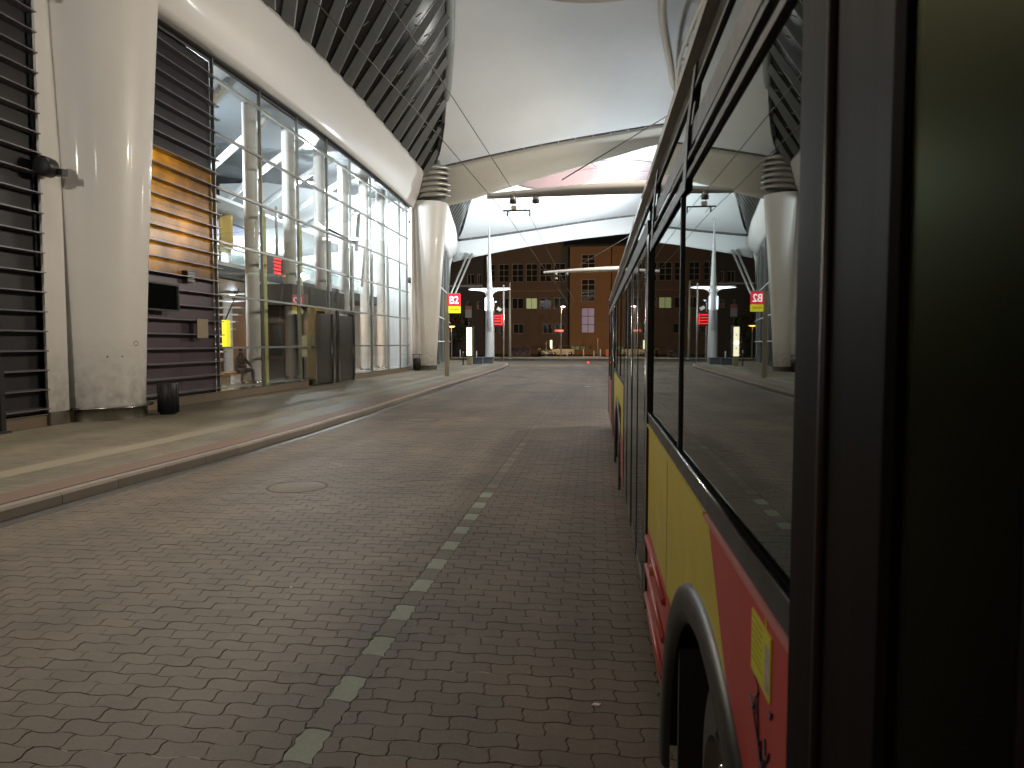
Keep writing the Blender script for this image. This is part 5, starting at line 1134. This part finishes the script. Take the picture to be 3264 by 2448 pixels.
for (a, b) in ((8.14, 9.6), (9.64, 11.1), (11.14, 12.5)): pane(a, b, 1.56, 2.64)
for yv in (9.6, 11.1): MB().box((XB - .004, yv, 1.5), (XB + .02, yv + .04, 2.64)).build('window_seal', rubber, bus)
MB().box((XB - .004, 8.14, 1.502), (XB + .03, 12.5, 1.558)).build('sill_strip', black, bus)
MB().box((XB - .006, 4.62, 2.665), (XB + .03, 17.3, 2.775)).build('rail', black, bus)
pane(4.62, 17.3, 2.777, 2.855)
leaf(12.52, 13.3, XB - .010); leaf(13.32, 14.1, XB - .008)
pane(14.15, 17.3, 1.2, 2.66); side([(14.15, .3), (17.3, .3), (17.3, 1.2), (14.15, 1.2)], paint_red, 'side_panel'); MB().box((XB - .005, 15.4, 1.2), (XB + .02, 15.46, 2.66)).build('window_seal', rubber, bus)
MB().prism([(XB - .01, .3), (2.8, .3), (2.8, 3.0), (XB - .01, 3.0)], 'y', 17.3, 17.5).build('front_panel', dark_steel, bus)
# sticker with print and picture, marker scrawl
stk = MB().box((XB - .003, 1.335, 1.325), (XB, 1.495, 1.45)).build('rules_sticker', sticker_y, bus)
tm = MB()
for k in range(7):
    z = 1.437 - k * .014; tm.box((XB - .0036, 1.40 + .004 * (k % 3), z), (XB - .003, 1.488, z + .003))
tm.build('print', mat('sticker_print', (.35, .26, .0), .5), stk)
MB().box((XB - .0036, 1.342, 1.335), (XB - .0031, 1.375, 1.425)).build('picture', mat('sticker_picture', (.45, .35, .35), .4, noise=.9, scale=60), stk)
tagm = MB()
for pts in ([(1.47, 1.315), (1.45, 1.325), (1.43, 1.30), (1.455, 1.27), (1.48, 1.24)], [(1.50, 1.262), (1.46, 1.235), (1.42, 1.20), (1.40, 1.175)], [(1.44, 1.285), (1.43, 1.24), (1.415, 1.20), (1.40, 1.22), (1.395, 1.18)], [(1.48, 1.27), (1.455, 1.28), (1.44, 1.25)], [(1.37, 1.24), (1.365, 1.20), (1.355, 1.16)], [(1.38, 1.21), (1.35, 1.205), (1.335, 1.23)], [(1.345, 1.31), (1.33, 1.30), (1.32, 1.315)], [(1.42, 1.19), (1.39, 1.15), (1.38, 1.19)]):
    tagm.tube([(XB - .001, a, b) for a, b in pts], .0028, 5)
tagm.build('marker_scrawl', ink, bus)
MB().add([(XB - .002, 1.37, 1.462), (XB - .002, 1.385, 1.478), (XB - .002, 1.378, 1.455)], [(0, 1, 2)]).build('sticker_scrap', sticker_y, bus, solid=.001)
# the window post beside the camera: thick black profile with rounded ridges, then tinted glass
post = MB().box((XB - .025, .775, .35), (XB + .12, 1.155, 3.0)).build('door_post', mat('post_black', (.006, .0035, .002), .5, spec=.05, noise=.7, scale=14, stretch=(1, 1, .05)), bus, bevel=.02)
for yv, r_ in ((.985, .008),): MB().tube([(XB - .027, yv, .36), (XB - .027, yv, 2.99)], r_, 12).build('ridge', mat('ridge_brown', (.030, .016, .009), .4, spec=.35), post)
MB().box((XB - .015, .30, .35), (XB + .05, .565, 3.0)).build('window_frame', MATS['post_black'], bus, bevel=.01)
MB().add([(XB - .012, .565, .36), (XB - .012, .775, .36), (XB - .012, .775, 2.98), (XB - .012, .565, 2.98)], [(0, 1, 2, 3)]).build('tinted_pane', glass('tinted_pane', (.34, .35, .22), 1.3, rough=.34, gloss=(.22, .23, .14)), bus)
MB().box((XB + .02, -5.4, .3), (XB + .05, .30, 3.0)).build('rear_side', paint_red, bus)
MB().box((XB + .41, .3, .9), (XB + .44, 1.3, 3.0)).build('olive_backing', mat('olive_backing', (.16, .17, .08), .8, noise=.25, scale=4, stretch=(1, 4, .3)), bus)  # panel added to give the tinted pane its murky olive tone
seat = MB().box((XB + .16, .45, 1.0), (XB + .44, .95, 1.12)).build('passenger_seat', seat_grey, bus, bevel=.04)
MB().prism([(.62, 1.1), (.78, 1.1), (.90, 1.72), (.86, 1.84), (.76, 1.86), (.70, 1.7)], 'x', XB + .16, XB + .4).build('backrest', seat_tan, seat, bevel=.03)
MB().tube([(XB + .14, .6, 1.95), (XB + .2, .75, 2.0), (XB + .4, .95, 1.97)], .014).build('grab_rail', mat('rail_yellow', (.4, .3, .05), .35), bus)
point('bus_cabin_light', (XB + .30, .60, 2.6), 0.45, (1.0, .90, .55), .08)
MB().lathe([(.001, 0), (.05, 0), (.055, .02)], (XB + .30, .60, 2.72), 14).build('cabin_lamp', emit('cabin_lamp', (1, .85, .5), 1.5), bus)
